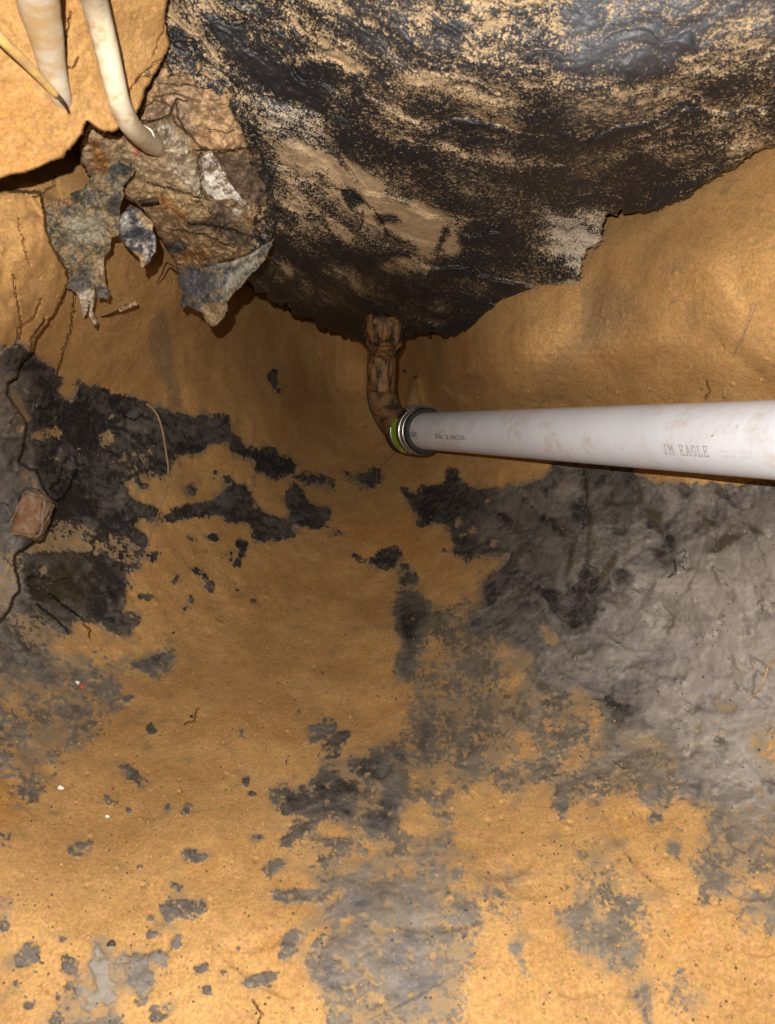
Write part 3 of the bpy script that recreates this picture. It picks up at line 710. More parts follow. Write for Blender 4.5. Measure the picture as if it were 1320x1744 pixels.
# cracks
CR = [("112,488 118,494 130,500 140,492", 2.2, .02), ("75,545 55,575 52,605 36,618 28,645 13,652", 2, .012), ("128,500 124,540 118,570 104,612 98,640", 2.0, .012), ("22,470 30,520 36,560 30,585", 1.5, .007), ("70,510 60,540 45,552 30,560 28,590", 1.5, .007), ("75,545 66,560 58,575", 1.2, .006),
      ("90,300 92,315 70,330 58,335", 1.2, .005), ("30,370 38,410 52,450", 1.0, .003), ("132,800 122,826 108,850 92,852", 2.2, .012), ("112,780 100,822 84,832", 2, .010),
      ("62,1028 90,1050 116,1075", 1.8, .010), ("85,1012 120,1040 142,1058", 1.8, .010), ("995,800 1000,850 990,900", 1.3, .005)]
for s, w, dp in CR: G.groove(gd, pts(s), w, dp)
rng = np.random.default_rng(8)
for i in range(7):      # hairline cracks
    cx, cy = rng.uniform(0, 1320), rng.uniform(460, 1720); an = rng.uniform(0, 3.14); ln = rng.uniform(10, 34)
    G.groove(gd, [(cx, cy), (cx + ln * math.cos(an), cy + ln * math.sin(an)), (cx + 1.7 * ln * math.cos(an + .5), cy + 1.7 * ln * math.sin(an + .5))], 1.3, .006, seed=20 + i)
for i in range(260):     # pits and crumbs
    cx, cy = rng.uniform(0, 1320), rng.uniform(460, 1740); r0 = rng.uniform(2.5, 6); sg = rng.choice([-1, 1])
    i0, i1 = np.searchsorted(gx, [cx - 9, cx + 9]); j0, j1 = np.searchsorted(gy, [cy - 9, cy + 9])
    q = np.clip(1 - ((X[j0:j1, i0:i1] - cx) ** 2 + (Y[j0:j1, i0:i1] - cy) ** 2) / r0 ** 2, 0, 1)
    gd[j0:j1, i0:i1] += sg * .0035 * np.sqrt(q)

ground = sheet('ground', G, np.ones(X.shape, bool), gd, {'soil': np.stack([cov, tone, smear, rust], -1), 'film': np.stack([film, zone, film, film], -1)}, M_CLAY, skirt=0)
tag(ground, 'orange tan clay pit wall and floor smeared with dark grey clay', kind='structure')

def ground_depth(px, py):
    i = int(np.clip(np.searchsorted(gx, px), 0, len(gx) - 1)); j = int(np.clip(np.searchsorted(gy, py), 0, len(gy) - 1))
    return float(gd[max(j - 1, 0):j + 2, max(i - 1, 0):i + 2].mean())

# ------------------------------------------------------------------ the black overhang
K = Canvas(np.arange(270, 1480, 2.0), np.arange(-240, 600, 2.0), 5)
KX, KY = K.X, K.Y
TAR = pts("270,-300 1500,-300 1500,160 1320,245 1290,258 1240,290 1205,310 1170,345 1100,365 1030,370 1033,412 1000,430 992,465 990,498 930,507 885,515 870,530 830,550 800,573 760,577 720,572 700,575 640,583 620,583 560,565 510,540 470,515 430,495 400,470 380,400 330,330 270,250")
km = inside(KX + 24 * K.wx, KY + 24 * K.wy, TAR)
TARD = [(320, 0, .95), (700, 0, .84), (1000, 0, .82), (1320, 0, .80), (700, 150, .94), (1000, 200, .95), (1320, 230, 1.00), (450, 200, 1.08), (600, 300, 1.20), (800, 400, 1.38), (950, 420, 1.40), (1040, 360, 1.28), (1180, 320, 1.14),
        (700, 500, 1.74), (560, 480, 1.62), (450, 480, 1.62), (430, 380, 1.36), (620, 570, 2.24), (990, 495, 1.40), (800, 565, 1.84), (880, 510, 1.60), (280, 200, 1.1), (280, -240, .95), (900, -240, .74), (1480, -240, .74), (1480, 150, .92), (500, 80, .97), (380, 330, 1.3)]
kf = tps(TARD)
kcx = np.linspace(270, 1480, 120); kcy = np.linspace(-240, 600, 90)
KC = kf(*np.meshgrid(kcx, kcy))
kd = bil(KC, kcx, kcy, KX, KY)
# how the layering flows: steep at left, level in the middle, rising at right
ang = np.interp(K.xs1, [270, 400, 500, 620, 750, 900, 1050, 1200, 1480], np.radians([48, 44, 36, 28, 16, 4, -7, -15, -20]))
flow = np.concatenate([[0], np.cumsum(np.tan(ang[:-1]) * 2.0)])
KV = KY - flow[None, :] + (fbm(KX / 90, KY / 90, 3, 131) - .5) * 60
st1 = fbm(KX / 90, KV / 13, 5, 141, .62) - .5
st2 = fbm(KX / 12, KV / 5.2, 4, 151, .68) - .5
st3 = fbm(KX / 140, KV / 30, 3, 155) - .5
bl = fbm(KX / 45, KY / 38, 4, 161, .6) - .5
kc = np.full(KX.shape, .40)
def Q(v, s, soft=8, warp=34, a=1.0): K.paint(kc, pts(s), v, soft, warp, a)
HB = (300, 0, 2.357)
def Qz(v, s, soft=8, warp=34, a=1.0): K.paint(kc, pts(s, *HB), v, soft, warp, a)
Q(.50, "440,-240 1480,-240 1480,110 1100,150 760,190 600,120 480,60", 30)
Q(.80, "270,-240 450,-240 400,60 440,110 350,110 270,60", 12)
Q(.34, "1030,-240 1480,-240 1480,40 1240,40 1060,110 900,90", 20)
Q(.60, "860,-60 1000,-60 960,60 840,120 700,180 640,140 780,70", 16)
Q(.62, "980,130 1100,140 1150,180 1080,210 980,170", 12)
Q(.60, "1180,20 1320,10 1320,80 1240,100", 12)
Q(.34, "500,170 760,200 1000,220 1280,190 1280,290 1180,350 1040,365 900,330 760,330 640,280", 14)
Qz(.05, "130,60 330,90 350,180 480,220 630,210 640,330 560,330 480,400 330,370 230,320 150,200", 7)
Qz(.10, "640,60 760,80 860,120 850,180 740,170 640,120", 8)
Qz(.75, "350,210 480,220 600,200 700,230 780,290 740,300 640,260 480,250", 5)
Qz(.70, "290,100 330,60 340,180 290,200", 6)
Qz(.62, "330,380 470,400 580,470 640,560 520,560 430,490 360,430", 7)
Qz(.96, "360,560 440,560 560,620 660,640 800,690 900,790 1000,820 1160,870 1220,900 1150,940 1165,1020 1090,1040 1010,1030 900,960 800,920 730,860 640,790 560,740 470,700 400,620", 4)
Qz(.10, "780,850 860,870 910,910 860,920 800,890", 4); Qz(.12, "660,750 740,780 770,840 720,820", 4); Qz(.15, "1060,930 1090,950 1080,1010 1040,1020", 3); Qz(.15, "760,680 820,690 860,730 800,720", 4)
Qz(.88, "470,880 540,860 640,900 690,950 600,960 490,920", 5); Qz(.85, "410,1050 520,1055 540,1090 470,1105 410,1080", 4)
Qz(.80, "700,880 760,880 760,960 950,1000 1000,1100 860,1090 770,1030", 8, a=.75)
Qz(.06, "380,920 480,930 560,960 700,960 940,1000 980,1030 860,1050 700,1080 540,1050 400,1050 380,1000", 7)
Qz(.06, "840,740 930,770 960,800 1080,810 1130,860 1320,900 1320,1320 1180,1320 900,1280 700,1250 830,1100 1000,1110 1060,1050 1170,1020 1150,940 1200,900 960,810", 9, a=.9)
Qz(.35, "1150,1100 1320,1130 1320,1200 1100,1180", 9)
Qz(.30, "280,1160 480,1150 700,1250 900,1270 1180,1340 1050,1360 760,1290 500,1220", 8)
Qz(.03, "420,1180 500,1220 740,1280 770,1380 620,1350 480,1280", 4)
Qz(.55, "960,1210 1060,1220 1110,1270 1040,1270", 6)
Qz(.22, "200,350 290,420 370,560 410,660 530,740 520,790 410,830 330,640 270,560 200,450", 6)
Qz(.75, "200,300 330,440 440,560 380,560 290,430 210,340", 4, a=.8)
Qz(.55, "410,660 560,740 620,800 540,860 420,830", 8)
Q(.10, "1040,120 1110,70 1200,60 1140,120 1060,150", 9); Q(.12, "880,200 1000,200 1080,230 960,250", 12)
Q(.66, "930,370 1030,372 1033,412 1000,430 990,470 960,440 930,420", 6)
Q(.10, "790,390 900,380 900,450 860,480 800,440", 8)
Q(.60, "1230,170 1300,160 1320,240 1230,290", 9, a=.6)
kc = kc - .16 - .07 * np.clip((KY - 200) / 150, 0, 1) + st1 * .55 + st2 * .60 + st3 * .75 + bl * .75
kc = np.where(kc < .37, .37 - (.37 - kc) * .40, kc)
ksheen = np.full(KX.shape, .06)  # grey-blue sheen of the torch, put into the black's colour
K.paint(ksheen, pts("1000,-240 1480,-240 1480,60 1200,80 1040,120 940,110"), .75, 24, 30); K.paint(ksheen, pts("560,-100 1000,-100 900,120 600,120"), .25, 30, 30)
K.paint(ksheen, pts("960,150 1120,160 1120,200 960,200"), .35, 16, 20)
ksheen = np.clip(ksheen + (fbm(KX / 50, KV / 10, 4, 171) - .5) * .35 * (ksheen > .1), 0, 1)
kp = np.zeros(KX.shape)
K.paint(kp, pts("900,340 1033,370 1033,412 1000,430 990,490 940,440"), .8, 12, 20)
K.paint(kp, pts("430,160 530,180 560,240 470,240"), .7, 12, 20)
kd += st1 * .010 * np.clip(kd - .5, .5, 1.2) + st2 * .003 + bl * .009
ph = KV / 78 + 1.6 * fbm(KX / 170, KV / 100, 3, 195)
saw = ph - np.floor(ph)
saw = np.where(saw < .9, saw / .9, (1 - saw) / .1)
kd += .020 * (saw ** 1.6) * np.clip((fbm(KX / 130, KV / 60, 2, 197) - .42) * 5, 0, 1) * np.clip(kd - .45, .4, 1.0)
kc += .22 * (saw - .5) * np.clip((fbm(KX / 130, KV / 60, 2, 197) - .42) * 5, 0, 1)
kd += .022 * (fbm(KX / 210, KV / 60, 3, 191) - .5) * np.clip(kd - .4, .4, 1.2)
# folds and the lip under which the last layer recedes
fold = pts("330,70 350,104 372,118 410,150 470,168 520,182 600,200")
fd = seg_dist(KX, KY, fold)
side = KY - np.interp(KX, [p[0] for p in fold], [p[1] for p in fold])
kd += np.where((side > 0) & (KX < 620), .03 * np.exp(-fd / 26.0) * np.clip((640 - KX) / 200, 0, 1), 0)
lipx = [420, 470, 540, 640, 720, 800]; lipy = [492, 508, 520, 538, 556, 572]
ls = KY - np.interp(KX, lipx, lipy)
kd += np.where((ls > 0) & (KX < 660), .10 * np.clip(ls / 6, 0, 1), 0)
K.groove(kd, pts("560,318 600,330 640,360 650,372 660,400"), 2.2, .015); K.groove(kd, pts("620,360 614,390"), 2.2, .012)
# edges roll back into the clay
em = blur(km.astype(float), 4.0)
kd += .022 * np.clip((.93 - em) / .45, 0, 1) ** 2
overhang = sheet('rock_overhang', K, km, kd, {'soil': np.stack([kc, ksheen, kp, kp * 0], -1)}, M_TAR, skirt=.75)
tag(overhang, 'huge streaky black overhang dusted with tan sand above the pit', 'overhang')

# ------------------------------------------------------------------ clay slab at top left
Z = Canvas(np.arange(-420, 320, 1.6), np.arange(-300, 320, 1.6), 9)
ZX, ZY = Z.X, Z.Y
SLAB = pts("-500,-400 300,-400 288,0 282,40 293,80 275,108 262,130 250,150 243,172 240,188 228,196 218,205 205,214 200,222 195,226 175,226 160,218 149,207 143,226 128,246 105,268 80,279 50,291 20,300 0,306 -200,355 -500,380")
zm = inside(ZX + 9 * Z.wx, ZY + 9 * Z.wy, SLAB)
zf = tps([(0, 0, .80), (280, 0, .90), (0, 300, .86), (140, 220, .89), (200, 220, .91), (290, 80, .96), (250, 160, .94), (120, 100, .85), (-420, 0, .72), (-420, 300, .78), (0, -300, .74), (300, -300, .82)])
zd = zf(ZX, ZY) - .01 + (fbm(ZX / 90, ZY / 90, 3, 211) - .5) * .02 + (fbm(ZX / 16, ZY / 16, 4, 221) - .5) * .004
for s, w, dp in [("275,100 240,130 222,150 215,165 222,190", 1.0, .004), ("262,132 240,128 225,150", 1.0, .003), ("120,20 115,60 105,95 100,120", 1.3, .004), ("132,100 126,112 108,118", 1.2, .004), ("285,40 270,70 262,96", 1.0, .004)]:
    Z.groove(zd, pts(s), w, dp)
ze = blur(zm.astype(float), 2.5)
zd += .012 * np.clip((.95 - ze) / .45, 0, 1) ** 2
zcov = np.full(ZX.shape, .03); zrust = np.clip((fbm(ZX / 90, ZY / 90, 3, 231) - .45) * 1.2, 0, .5)
Z.paint(zcov, pts("242,112 256,120 262,128 250,132"), .55, 3, 6); Z.paint(zcov, pts("285,-60 310,-60 300,40 286,50"), .5, 4, 10)
zshade = np.zeros(ZX.shape); Z.paint(zshade, pts("65,140 95,170 85,178 60,152"), .5, 4, 4)  # dark strip below the yellow wire: its shadow, painted on the clay
slab = sheet('clay_slab', Z, zm, zd, {'soil': np.stack([zcov, zcov * 0 + .4, zshade, zrust], -1)}, M_CLAY, skirt=.05, back=True)
tag(slab, 'cracked orange clay slab at the top left with white cables running down it', 'clay slab')

# ------------------------------------------------------------------ brown rock between the slab and the overhang
W = Canvas(np.arange(110, 500, 1.5), np.arange(40, 520, 1.5), 15)
WX, WY = W.X, W.Y
ROCK = pts("285,60 300,75 345,104 390,130 402,150 396,185 412,215 420,240 440,250 455,285 472,312 470,380 464,408 445,422 417,438 379,450 341,458 300,462 296,440 286,425 268,400 255,372 240,355 225,345 200,330 150,300 138,280 136,250 150,205 200,190 236,190 240,160 255,120")
wm = inside(WX + 10 * W.wx, WY + 10 * W.wy, ROCK)
wf = tps([(290, 80, 1.03), (390, 140, 1.07), (250, 180, 1.06), (150, 230, 1.06), (200, 300, 1.16), (300, 200, 1.05), (400, 240, 1.08), (460, 320, 1.24), (460, 400, 1.32), (380, 300, 1.16), (300, 300, 1.15), (260, 380, 1.28), (330, 400, 1.30), (300, 460, 1.46), (400, 440, 1.33), (140, 280, 1.13)])
wd = wf(WX, WY) + (fbm(WX / 60, WY / 60, 4, 311) - .5) * .06 + (fbm(WX / 14, WY / 14, 5, 321, .62) - .5) * .022
WV = WY - .55 * WX
wd += (fbm((WX + 50 * W.wx) / 46, (WV + 50 * W.wy) / 13, 4, 331) - .5) * .026 * np.clip((WY - 290) / 60, .25, 1)
LIPU = pts("240,190 262,170 290,180 300,215 326,230 345,252 372,262 412,252 440,250 430,200 402,150 390,130 300,75 262,115")     # upper brown crust, proud of the rest
s_, m_ = W.cover(LIPU, 1.2, 8); wd[s_] -= .022 * m_
tint = np.tile(np.array([.215, .135, .068]), WX.shape + (1,))
nA = fbm(WX / 26, WY / 26, 5, 341)[..., None]
tint *= .7 + .6 * nA
def C_(c, s, soft=3, warp=16, a=1.0): W.paint(tint, pts(s), c, soft, warp, a)
WB = (230, 60, 4.4)
def Cz(c, s, soft=3, warp=14, a=1.0): W.paint(tint, pts(s, *WB), c, soft, warp, a)
Cz((.34, .215, .115), "200,90 300,110 500,240 600,270 690,400 680,560 800,700 830,800 600,880 450,820 400,640 300,560 60,640 130,380", 5)
Cz((.22, .15, .10), "60,560 300,470 420,500 540,560 420,600 440,800 360,740 280,660 150,680", 9, a=.75)
Cz((.25, .17, .11), "140,330 420,330 640,450 600,560 420,480 280,500", 12, a=.5)
Cz((.115, .078, .05), "600,890 820,860 920,940 1060,1040 1040,1200 940,1280 820,1240 700,1120 640,980", 6)
Cz((.12, .085, .055), "500,1220 560,1240 700,1250 800,1400 640,1400 540,1330", 6)
Cz((.27, .19, .11), "-500,900 -300,700 0,820 200,900 400,1000 500,1200 460,1230 200,1130 0,1100 -200,1000", 7)
Cz((.40, .31, .22), "140,700 280,680 300,740 400,770 400,900 480,900 500,1200 440,1200 330,1080 260,980 220,880 230,780", 5, a=.9)
Cz((.52, .43, .32), "260,880 330,900 380,1000 340,1080 280,980", 5, a=.7)
Cz((.30, .21, .11), "70,1130 300,1160 480,1230 560,1320 500,1390 380,1370 240,1280 100,1260", 6)
Cz((.23, .105, .030), "180,1180 260,1240 400,1360 480,1410 400,1430 260,1330 170,1260", 4)
Cz((.055, .040, .028), "360,1380 640,1370 800,1440 880,1560 780,1600 620,1500 500,1450 380,1440", 5, a=.85)
Cz((.23, .15, .075), "80,1290 260,1300 360,1400 400,1500 200,1560 140,1400", 6)
Cz((.26, .12, .035), "340,1620 480,1610 600,1640 440,1690 320,1672", 4)
Cz((.05, .042, .036), "200,1540 330,1550 420,1580 330,1640 220,1620", 4)
Cz((.30, .26, .2), "900,1500 1040,1480 1000,1640 900,1672 880,1600", 6, a=.7)
C_((.22, .10, .028), "150,235 168,240 188,275 180,296 158,284", 5); C_((.30, .06, .05), "224,256 231,252 234,262 226,269", 2); C_((.22, .14, .07), "140,225 200,215 230,250 190,260", 8, a=.5)
ws = np.random.default_rng(4)
sp = (fbm(WX / 8, WY / 8, 3, 351) - .5)
tint *= (1 + 1.3 * sp[..., None])
band = np.clip((WY - 300) / 60, 0, 1) * (fbm((WX + 60 * W.wx) / 40, (WV + 60 * W.wy) / 9, 4, 361) - .5)
tint *= (1 + 1.3 * band[..., None])
tint = tint * 1.25
rim = np.clip((WX - np.interp(WY, [60, 120, 180, 250, 320, 400, 460], [330, 372, 384, 412, 436, 425, 400])) / 26, 0, 1)
spk = rim * .85 + (fbm(WX / 9, WY / 9, 4, 371, .65) - .5) * 2.4 * np.clip(rim * 4, 0, 1) - .42
tint = np.where((spk > 0)[..., None], np.array([.020, .018, .016]) + .25 * tint * (fbm(WX / 3, WY / 3, 2, 377)[..., None] > .55), tint)
tint = np.clip(tint, .008, .7)
for s, w, dp in [("236,212 262,206 272,204 284,200 290,190 298,175 300,170", 2.0, .012), ("298,170 320,172", 1.6, .008), ("300,176 304,200 320,230", 1.6, .008), ("330,255 372,258 415,254", 2.2, .014), ("344,262 337,275 338,292 344,310 342,328 340,338", 2.4, .016), ("254,312 290,322 320,330 340,338", 1.8, .012), ("270,140 320,145 350,150", 1.5, .006), ("262,165 300,160 340,175", 1.4, .006), ("230,200 240,205 262,206", 1.6, .008), ("285,132 330,120 370,140", 1.3, .005), ("352,220 380,226 400,222", 1.4, .005), ("320,380 370,385 420,400 450,410", 1.8, .010), ("290,390 340,398 400,420", 1.8, .010)]:
    W.groove(wd, pts(s), w, dp)
we = blur(wm.astype(float), 3)
wd += .02 * np.clip((.95 - we) / .45, 0, 1) ** 2
rock = sheet('brown_rock', W, wm, wd, {'tint': tint}, M_ROCK, skirt=.16)
tag(rock, 'brown layered rock between the orange slab and the black overhang', 'rock')
def rock_depth(px, py):
    i = int(np.searchsorted(W.xs1, px)); j = int(np.searchsorted(W.ys1, py))
    return float(wd[j, i])
# white mineral crust on it: its own proud pieces
def crust(outline, seed, bright, lift=.012):
    poly = pts(outline, *WB)
    x0, x1 = min(p[0] for p in poly) - 4, max(p[0] for p in poly) + 4; y0, y1 = min(p[1] for p in poly) - 4, max(p[1] for p in poly) + 4
    c = Canvas(np.arange(x0, x1, 1.2), np.arange(y0, y1, 1.2), seed)
    m = inside(c.X + 8 * c.wx, c.Y + 8 * c.wy, poly)
    ii = np.clip(((c.X - W.xs1[0]) / 1.5).astype(int), 0, WX.shape[1] - 1); jj = np.clip(((c.Y - W.ys1[0]) / 1.5).astype(int), 0, WX.shape[0] - 1)
    d = blur(wd[jj, ii], 3) - lift + (fbm(c.X / 9, c.Y / 9, 4, seed) - .5) * .014
    e = blur(m.astype(float), 2.0); d += (lift * .9) * np.clip((.95 - e) / .5, 0, 1) ** 2
    n = fbm(c.X / 8, c.Y / 8, 4, seed + 3)[..., None]
    t = np.array(bright) * (.55 + .9 * n)
    t = np.where(n < .40, np.array([.30, .22, .14]) * (.6 + .8 * n), t)
    return sheet('mineral_crust', c, m, d, {'tint': np.clip(t, .02, .85)}, M_ROCK, rock, skirt=.02)
crust("480,930 560,850 600,900 640,980 700,1090 820,1230 840,1260 820,1300 740,1250 680,1240 600,1240 540,1200 500,1120 500,1020", 401, (.66, .61, .54))
crust("730,1310 790,1290 820,1330 790,1365 730,1350", 404, (.52, .45, .36), .008)
crust("830,1270 870,1270 880,1310 840,1320", 405, (.42, .36, .29), .006)
crust("140,720 200,660 280,680 280,740 230,840 190,890 140,890 120,860 160,800 130,760", 402, (.46, .42, .35), .010)
crust("240,800 300,730 395,770 400,900 440,910 480,980 490,1150 450,1200 400,1130 330,1080 280,960 230,880", 403, (.44, .36, .26), .010)

# ------------------------------------------------------------------ torn membrane flaps
def flap(name, outline, ctrl, seed, cols, label, thick=.004, step=1.1):
    poly = pts(outline)
    x0, x1 = min(p[0] for p in poly) - 4, max(p[0] for p in poly) + 4; y0, y1 = min(p[1] for p in poly) - 4, max(p[1] for p in poly) + 4
    c = Canvas(np.arange(x0, x1, step), np.arange(y0, y1, step), seed)
    m = inside(c.X + 7 * c.wx, c.Y + 7 * c.wy, poly)
    d = tps(ctrl)(c.X, c.Y) + (fbm(c.X / 28, c.Y / 28, 4, seed + 1) - .5) * .035 + (fbm(c.X / 7, c.Y / 7, 3, seed + 2) - .5) * .008
    e = blur(m.astype(float), 2.0); d += .006 * np.clip((.95 - e) / .5, 0, 1) ** 2
    t = np.tile(np.array(cols[0]), c.X.shape + (1,))
    n1 = fbm(c.X / 11, c.Y / 11, 5, seed + 3, .65); n2 = fbm(c.X / 8, c.Y / 8, 4, seed + 4, .65)
    t = np.where((n1 > .50)[..., None], np.array(cols[1]), t)
    t = np.where((n2 > .57)[..., None], np.array(cols[2]), t)
    extra = cols[3] if len(cols) > 3 else []
    for cc, s, so in extra: c.paint(t, pts(s), cc, so, 10, .85)
    t = t * (.55 + .9 * fbm(c.X / 5, c.Y / 5, 3, seed + 5)[..., None])
    t = np.stack([blur(t[..., k], .6) for k in range(3)], -1)
    o = sheet(name, c, m, d, {'tint': np.clip(t, .006, .8)}, M_FLAP, skirt=thick, back=True)
    return tag(o, label, 'membrane', 'torn dark membrane scraps hanging from the brown rock')

flap('torn_membrane', "72,346 95,340 122,336 120,328 130,326 143,322 148,310 158,297 172,296 184,292 188,283 205,272 221,274 229,288 222,302 210,318 214,332 206,352 203,375 210,392 205,402 192,404 190,425 179,438 178,460 182,482 189,502 186,514 176,508 166,511 163,487 163,505 158,528 162,540 168,548 164,558 157,553 150,536 152,512 147,535 142,544 137,528 133,500 110,491 120,468 108,446 95,430 80,405 74,385 78,362",
     [(75, 350, 1.14), (80, 400, 1.15), (120, 330, 1.13), (200, 280, 1.10), (225, 290, 1.09), (200, 350, 1.12), (200, 400, 1.17), (130, 420, 1.20), (115, 490, 1.25), (180, 470, 1.26), (150, 520, 1.30), (165, 555, 1.34)], 431,
     [(.10, .095, .08), (.23, .18, .105), (.30, .20, .10), [((.30, .17, .09), "68,344 125,336 130,352 90,356 72,362", 2), ((.03, .03, .032), "186,292 205,274 228,286 215,302 205,300 190,310", 3), ((.035, .033, .036), "182,340 208,330 212,350 200,370 180,355", 4), ((.11, .10, .10), "120,470 150,450 158,480 140,495 115,492", 4), ((.55, .46, .36), "132,500 150,492 160,495 155,540 168,556 150,540 140,545", 2), ((.40, .30, .19), "160,440 178,430 180,465 162,470", 4), ((.12, .11, .11), "162,486 186,488 186,512 166,508", 2), ((.03, .03, .03), "118,326 132,322 140,336 128,350", 2.5), ((.33, .30, .22), "110,370 180,370 180,410 120,420", 8)]],
     'ragged grey and tan membrane with dangling shreds, leftmost of the torn scraps')
flap('torn_membrane', "218,350 240,357 259,376 262,392 269,408 263,430 253,449 242,462 236,449 234,440 224,427 212,420 206,410 200,392 205,368",
     [(218, 352, 1.15), (262, 390, 1.12), (200, 392, 1.16), (242, 460, 1.15), (230, 410, 1.10), (268, 410, 1.13)], 451,
     [(.15, .145, .15), (.06, .058, .065), (.42, .37, .31), [((.40, .27, .14), "240,358 260,378 262,395 248,385 232,366", 2), ((.018, .018, .022), "228,378 248,388 256,405 244,418 230,408", 5), ((.55, .52, .48), "205,362 222,362 220,392 205,390", 4), ((.40, .27, .14), "224,425 240,435 250,452 242,461 234,442", 2.5)]],
     'small pointed black and white flap hanging between two larger torn scraps')
flap('torn_membrane', "299,459 320,456 341,454 379,447 417,436 447,420 465,404 456,436 440,456 424,474 404,496 387,515 388,528 382,540 370,550 364,558 352,550 346,540 341,532 330,528 318,522 312,527 304,518 310,498 302,478",
     [(299, 460, 1.42), (380, 448, 1.30), (465, 405, 1.27), (425, 475, 1.28), (385, 515, 1.32), (365, 557, 1.38), (305, 520, 1.42), (350, 490, 1.33), (445, 430, 1.26)], 471,
     [(.075, .072, .076), (.15, .135, .115), (.24, .17, .095), [((.10, .10, .112), "302,470 350,460 370,490 340,510 306,500", 8), ((.30, .27, .22), "390,470 430,445 440,440 400,490 385,500", 3), ((.30, .20, .10), "345,520 380,515 382,540 362,555 346,540", 4), ((.30, .25, .19), "379,447 430,430 464,406 440,432 395,455", 1.5)]],
     'grey curled triangular flap under the brown rock beside the black overhang')

# ------------------------------------------------------------------ cables at top left
c1 = empty('white_cable', vec(272, 250, 1.0))
tube('sheath', [vec(*p) for p in [(128, -140, .58), (142, -60, .66), (160, 0, .735), (176, 60, .78), (190, 120, .815), (203, 175, .85), (222, 213, .90), (244, 235, .98), (262, 247, 1.06), (280, 257, 1.18)]], [.0128, .0128, .0126, .0123, .0121, .0121, .0122, .0124, .0126, .0128], M_CABLE, c1, 20, .03, 5)
tube('collar', [vec(*p) for p in [(244, 233, .985), (252, 240, 1.02), (262, 247, 1.06)]], [.0134, .0142, .0136], M_CABLE, c1, 20, .12, 6)
tag(c1, 'thick white cable bending into the brown rock beside the orange slab edge', 'cable')
c2 = empty('pale_cable', vec(113, 188, .85))
tube('sheath', [vec(*p) for p in [(50, -120, .60), (64, 0, .70), (78, 60, .755), (88, 110, .80), (102, 160, .845), (119, 200, .91)]], [.0200, .0190, .0165, .0140, .0118, .0085], M_CABLE2, c2, 20, .03, 7)
tag(c2, 'broad pale cable nearest the top left corner with a blurred upper end', 'cable')
c3 = empty('yellow_wire', vec(97, 163, .80))
tube('insulation', [vec(*p) for p in [(-60, 8, .64), (-20, 42, .69), (6, 70, .715), (50, 113, .765), (97, 163, .825)]], [.0055, .0052, .0050, .0048, .0036], M_YELLOW, c3, 12)
tube('bare_tip', [vec(*p) for p in [(96, 161, .825), (104, 170, .83), (113, 182, .845), (121, 200, .88)]], [.0030, .0027, .0021, .0011], M_DARK, c3, 10)
tag(c3, 'thin yellow wire with a dark bare tip lying across the pale cable', 'wire')

# ------------------------------------------------------------------ rusty drop pipe, coupling and the white pipe
p0 = vec(716, 734, 2.20); p1 = vec(1317, 749, 1.00)
axis = (p1 - p0).normalized()
def frame(ax):
    ref = Vector((0, 0, 1)); u = (ref - ax * ref.dot(ax)).normalized(); return u, ax.cross(u)
AU, AV = frame(axis)     # AU: up on the pipe, AV: to its side
def ring_solid(name, prof, mat, parent, seg=64, origin=p0, ax=axis):
    """lathe round the pipe axis: prof = [(distance along, radius), ...]"""
    u, v = frame(ax)
    V, Fq = [], []
    for (t, r) in prof:
        for k in range(seg):
            a = 2 * math.pi * k / seg
            V.append(tuple(origin + ax * t + (u * math.cos(a) + v * math.sin(a)) * r))
    n = len(prof)
    for i in range(n - 1):
        for k in range(seg):
            k2 = (k + 1) % seg
            Fq.append((i * seg + k, i * seg + k2, (i + 1) * seg + k2, (i + 1) * seg + k))
    me = bpy.data.meshes.new(name); me.from_pydata(V, [], Fq)
    for p in me.polygons: p.use_smooth = True
    me.update()
    o = link(name, me, mat, parent)
    try: me.set_sharp_from_angle(angle=math.radians(40))
    except Exception: pass
    return o

pipe = empty('plastic_pipe', p0)
RP = .0515
L = (p1 - p0).length + .55
NS = 120
prof = [(.035, RP - .006), (.035, RP)] + [(.035 + (L - .035) * k / NS, RP) for k in range(1, NS + 1)] + [(L, RP - .006), (.04, RP - .006)]
ring_solid('barrel', prof, M_PVC, pipe, 72)
tag(pipe, 'long white plastic pipe running from the black coupling out to the right', 'pipe')

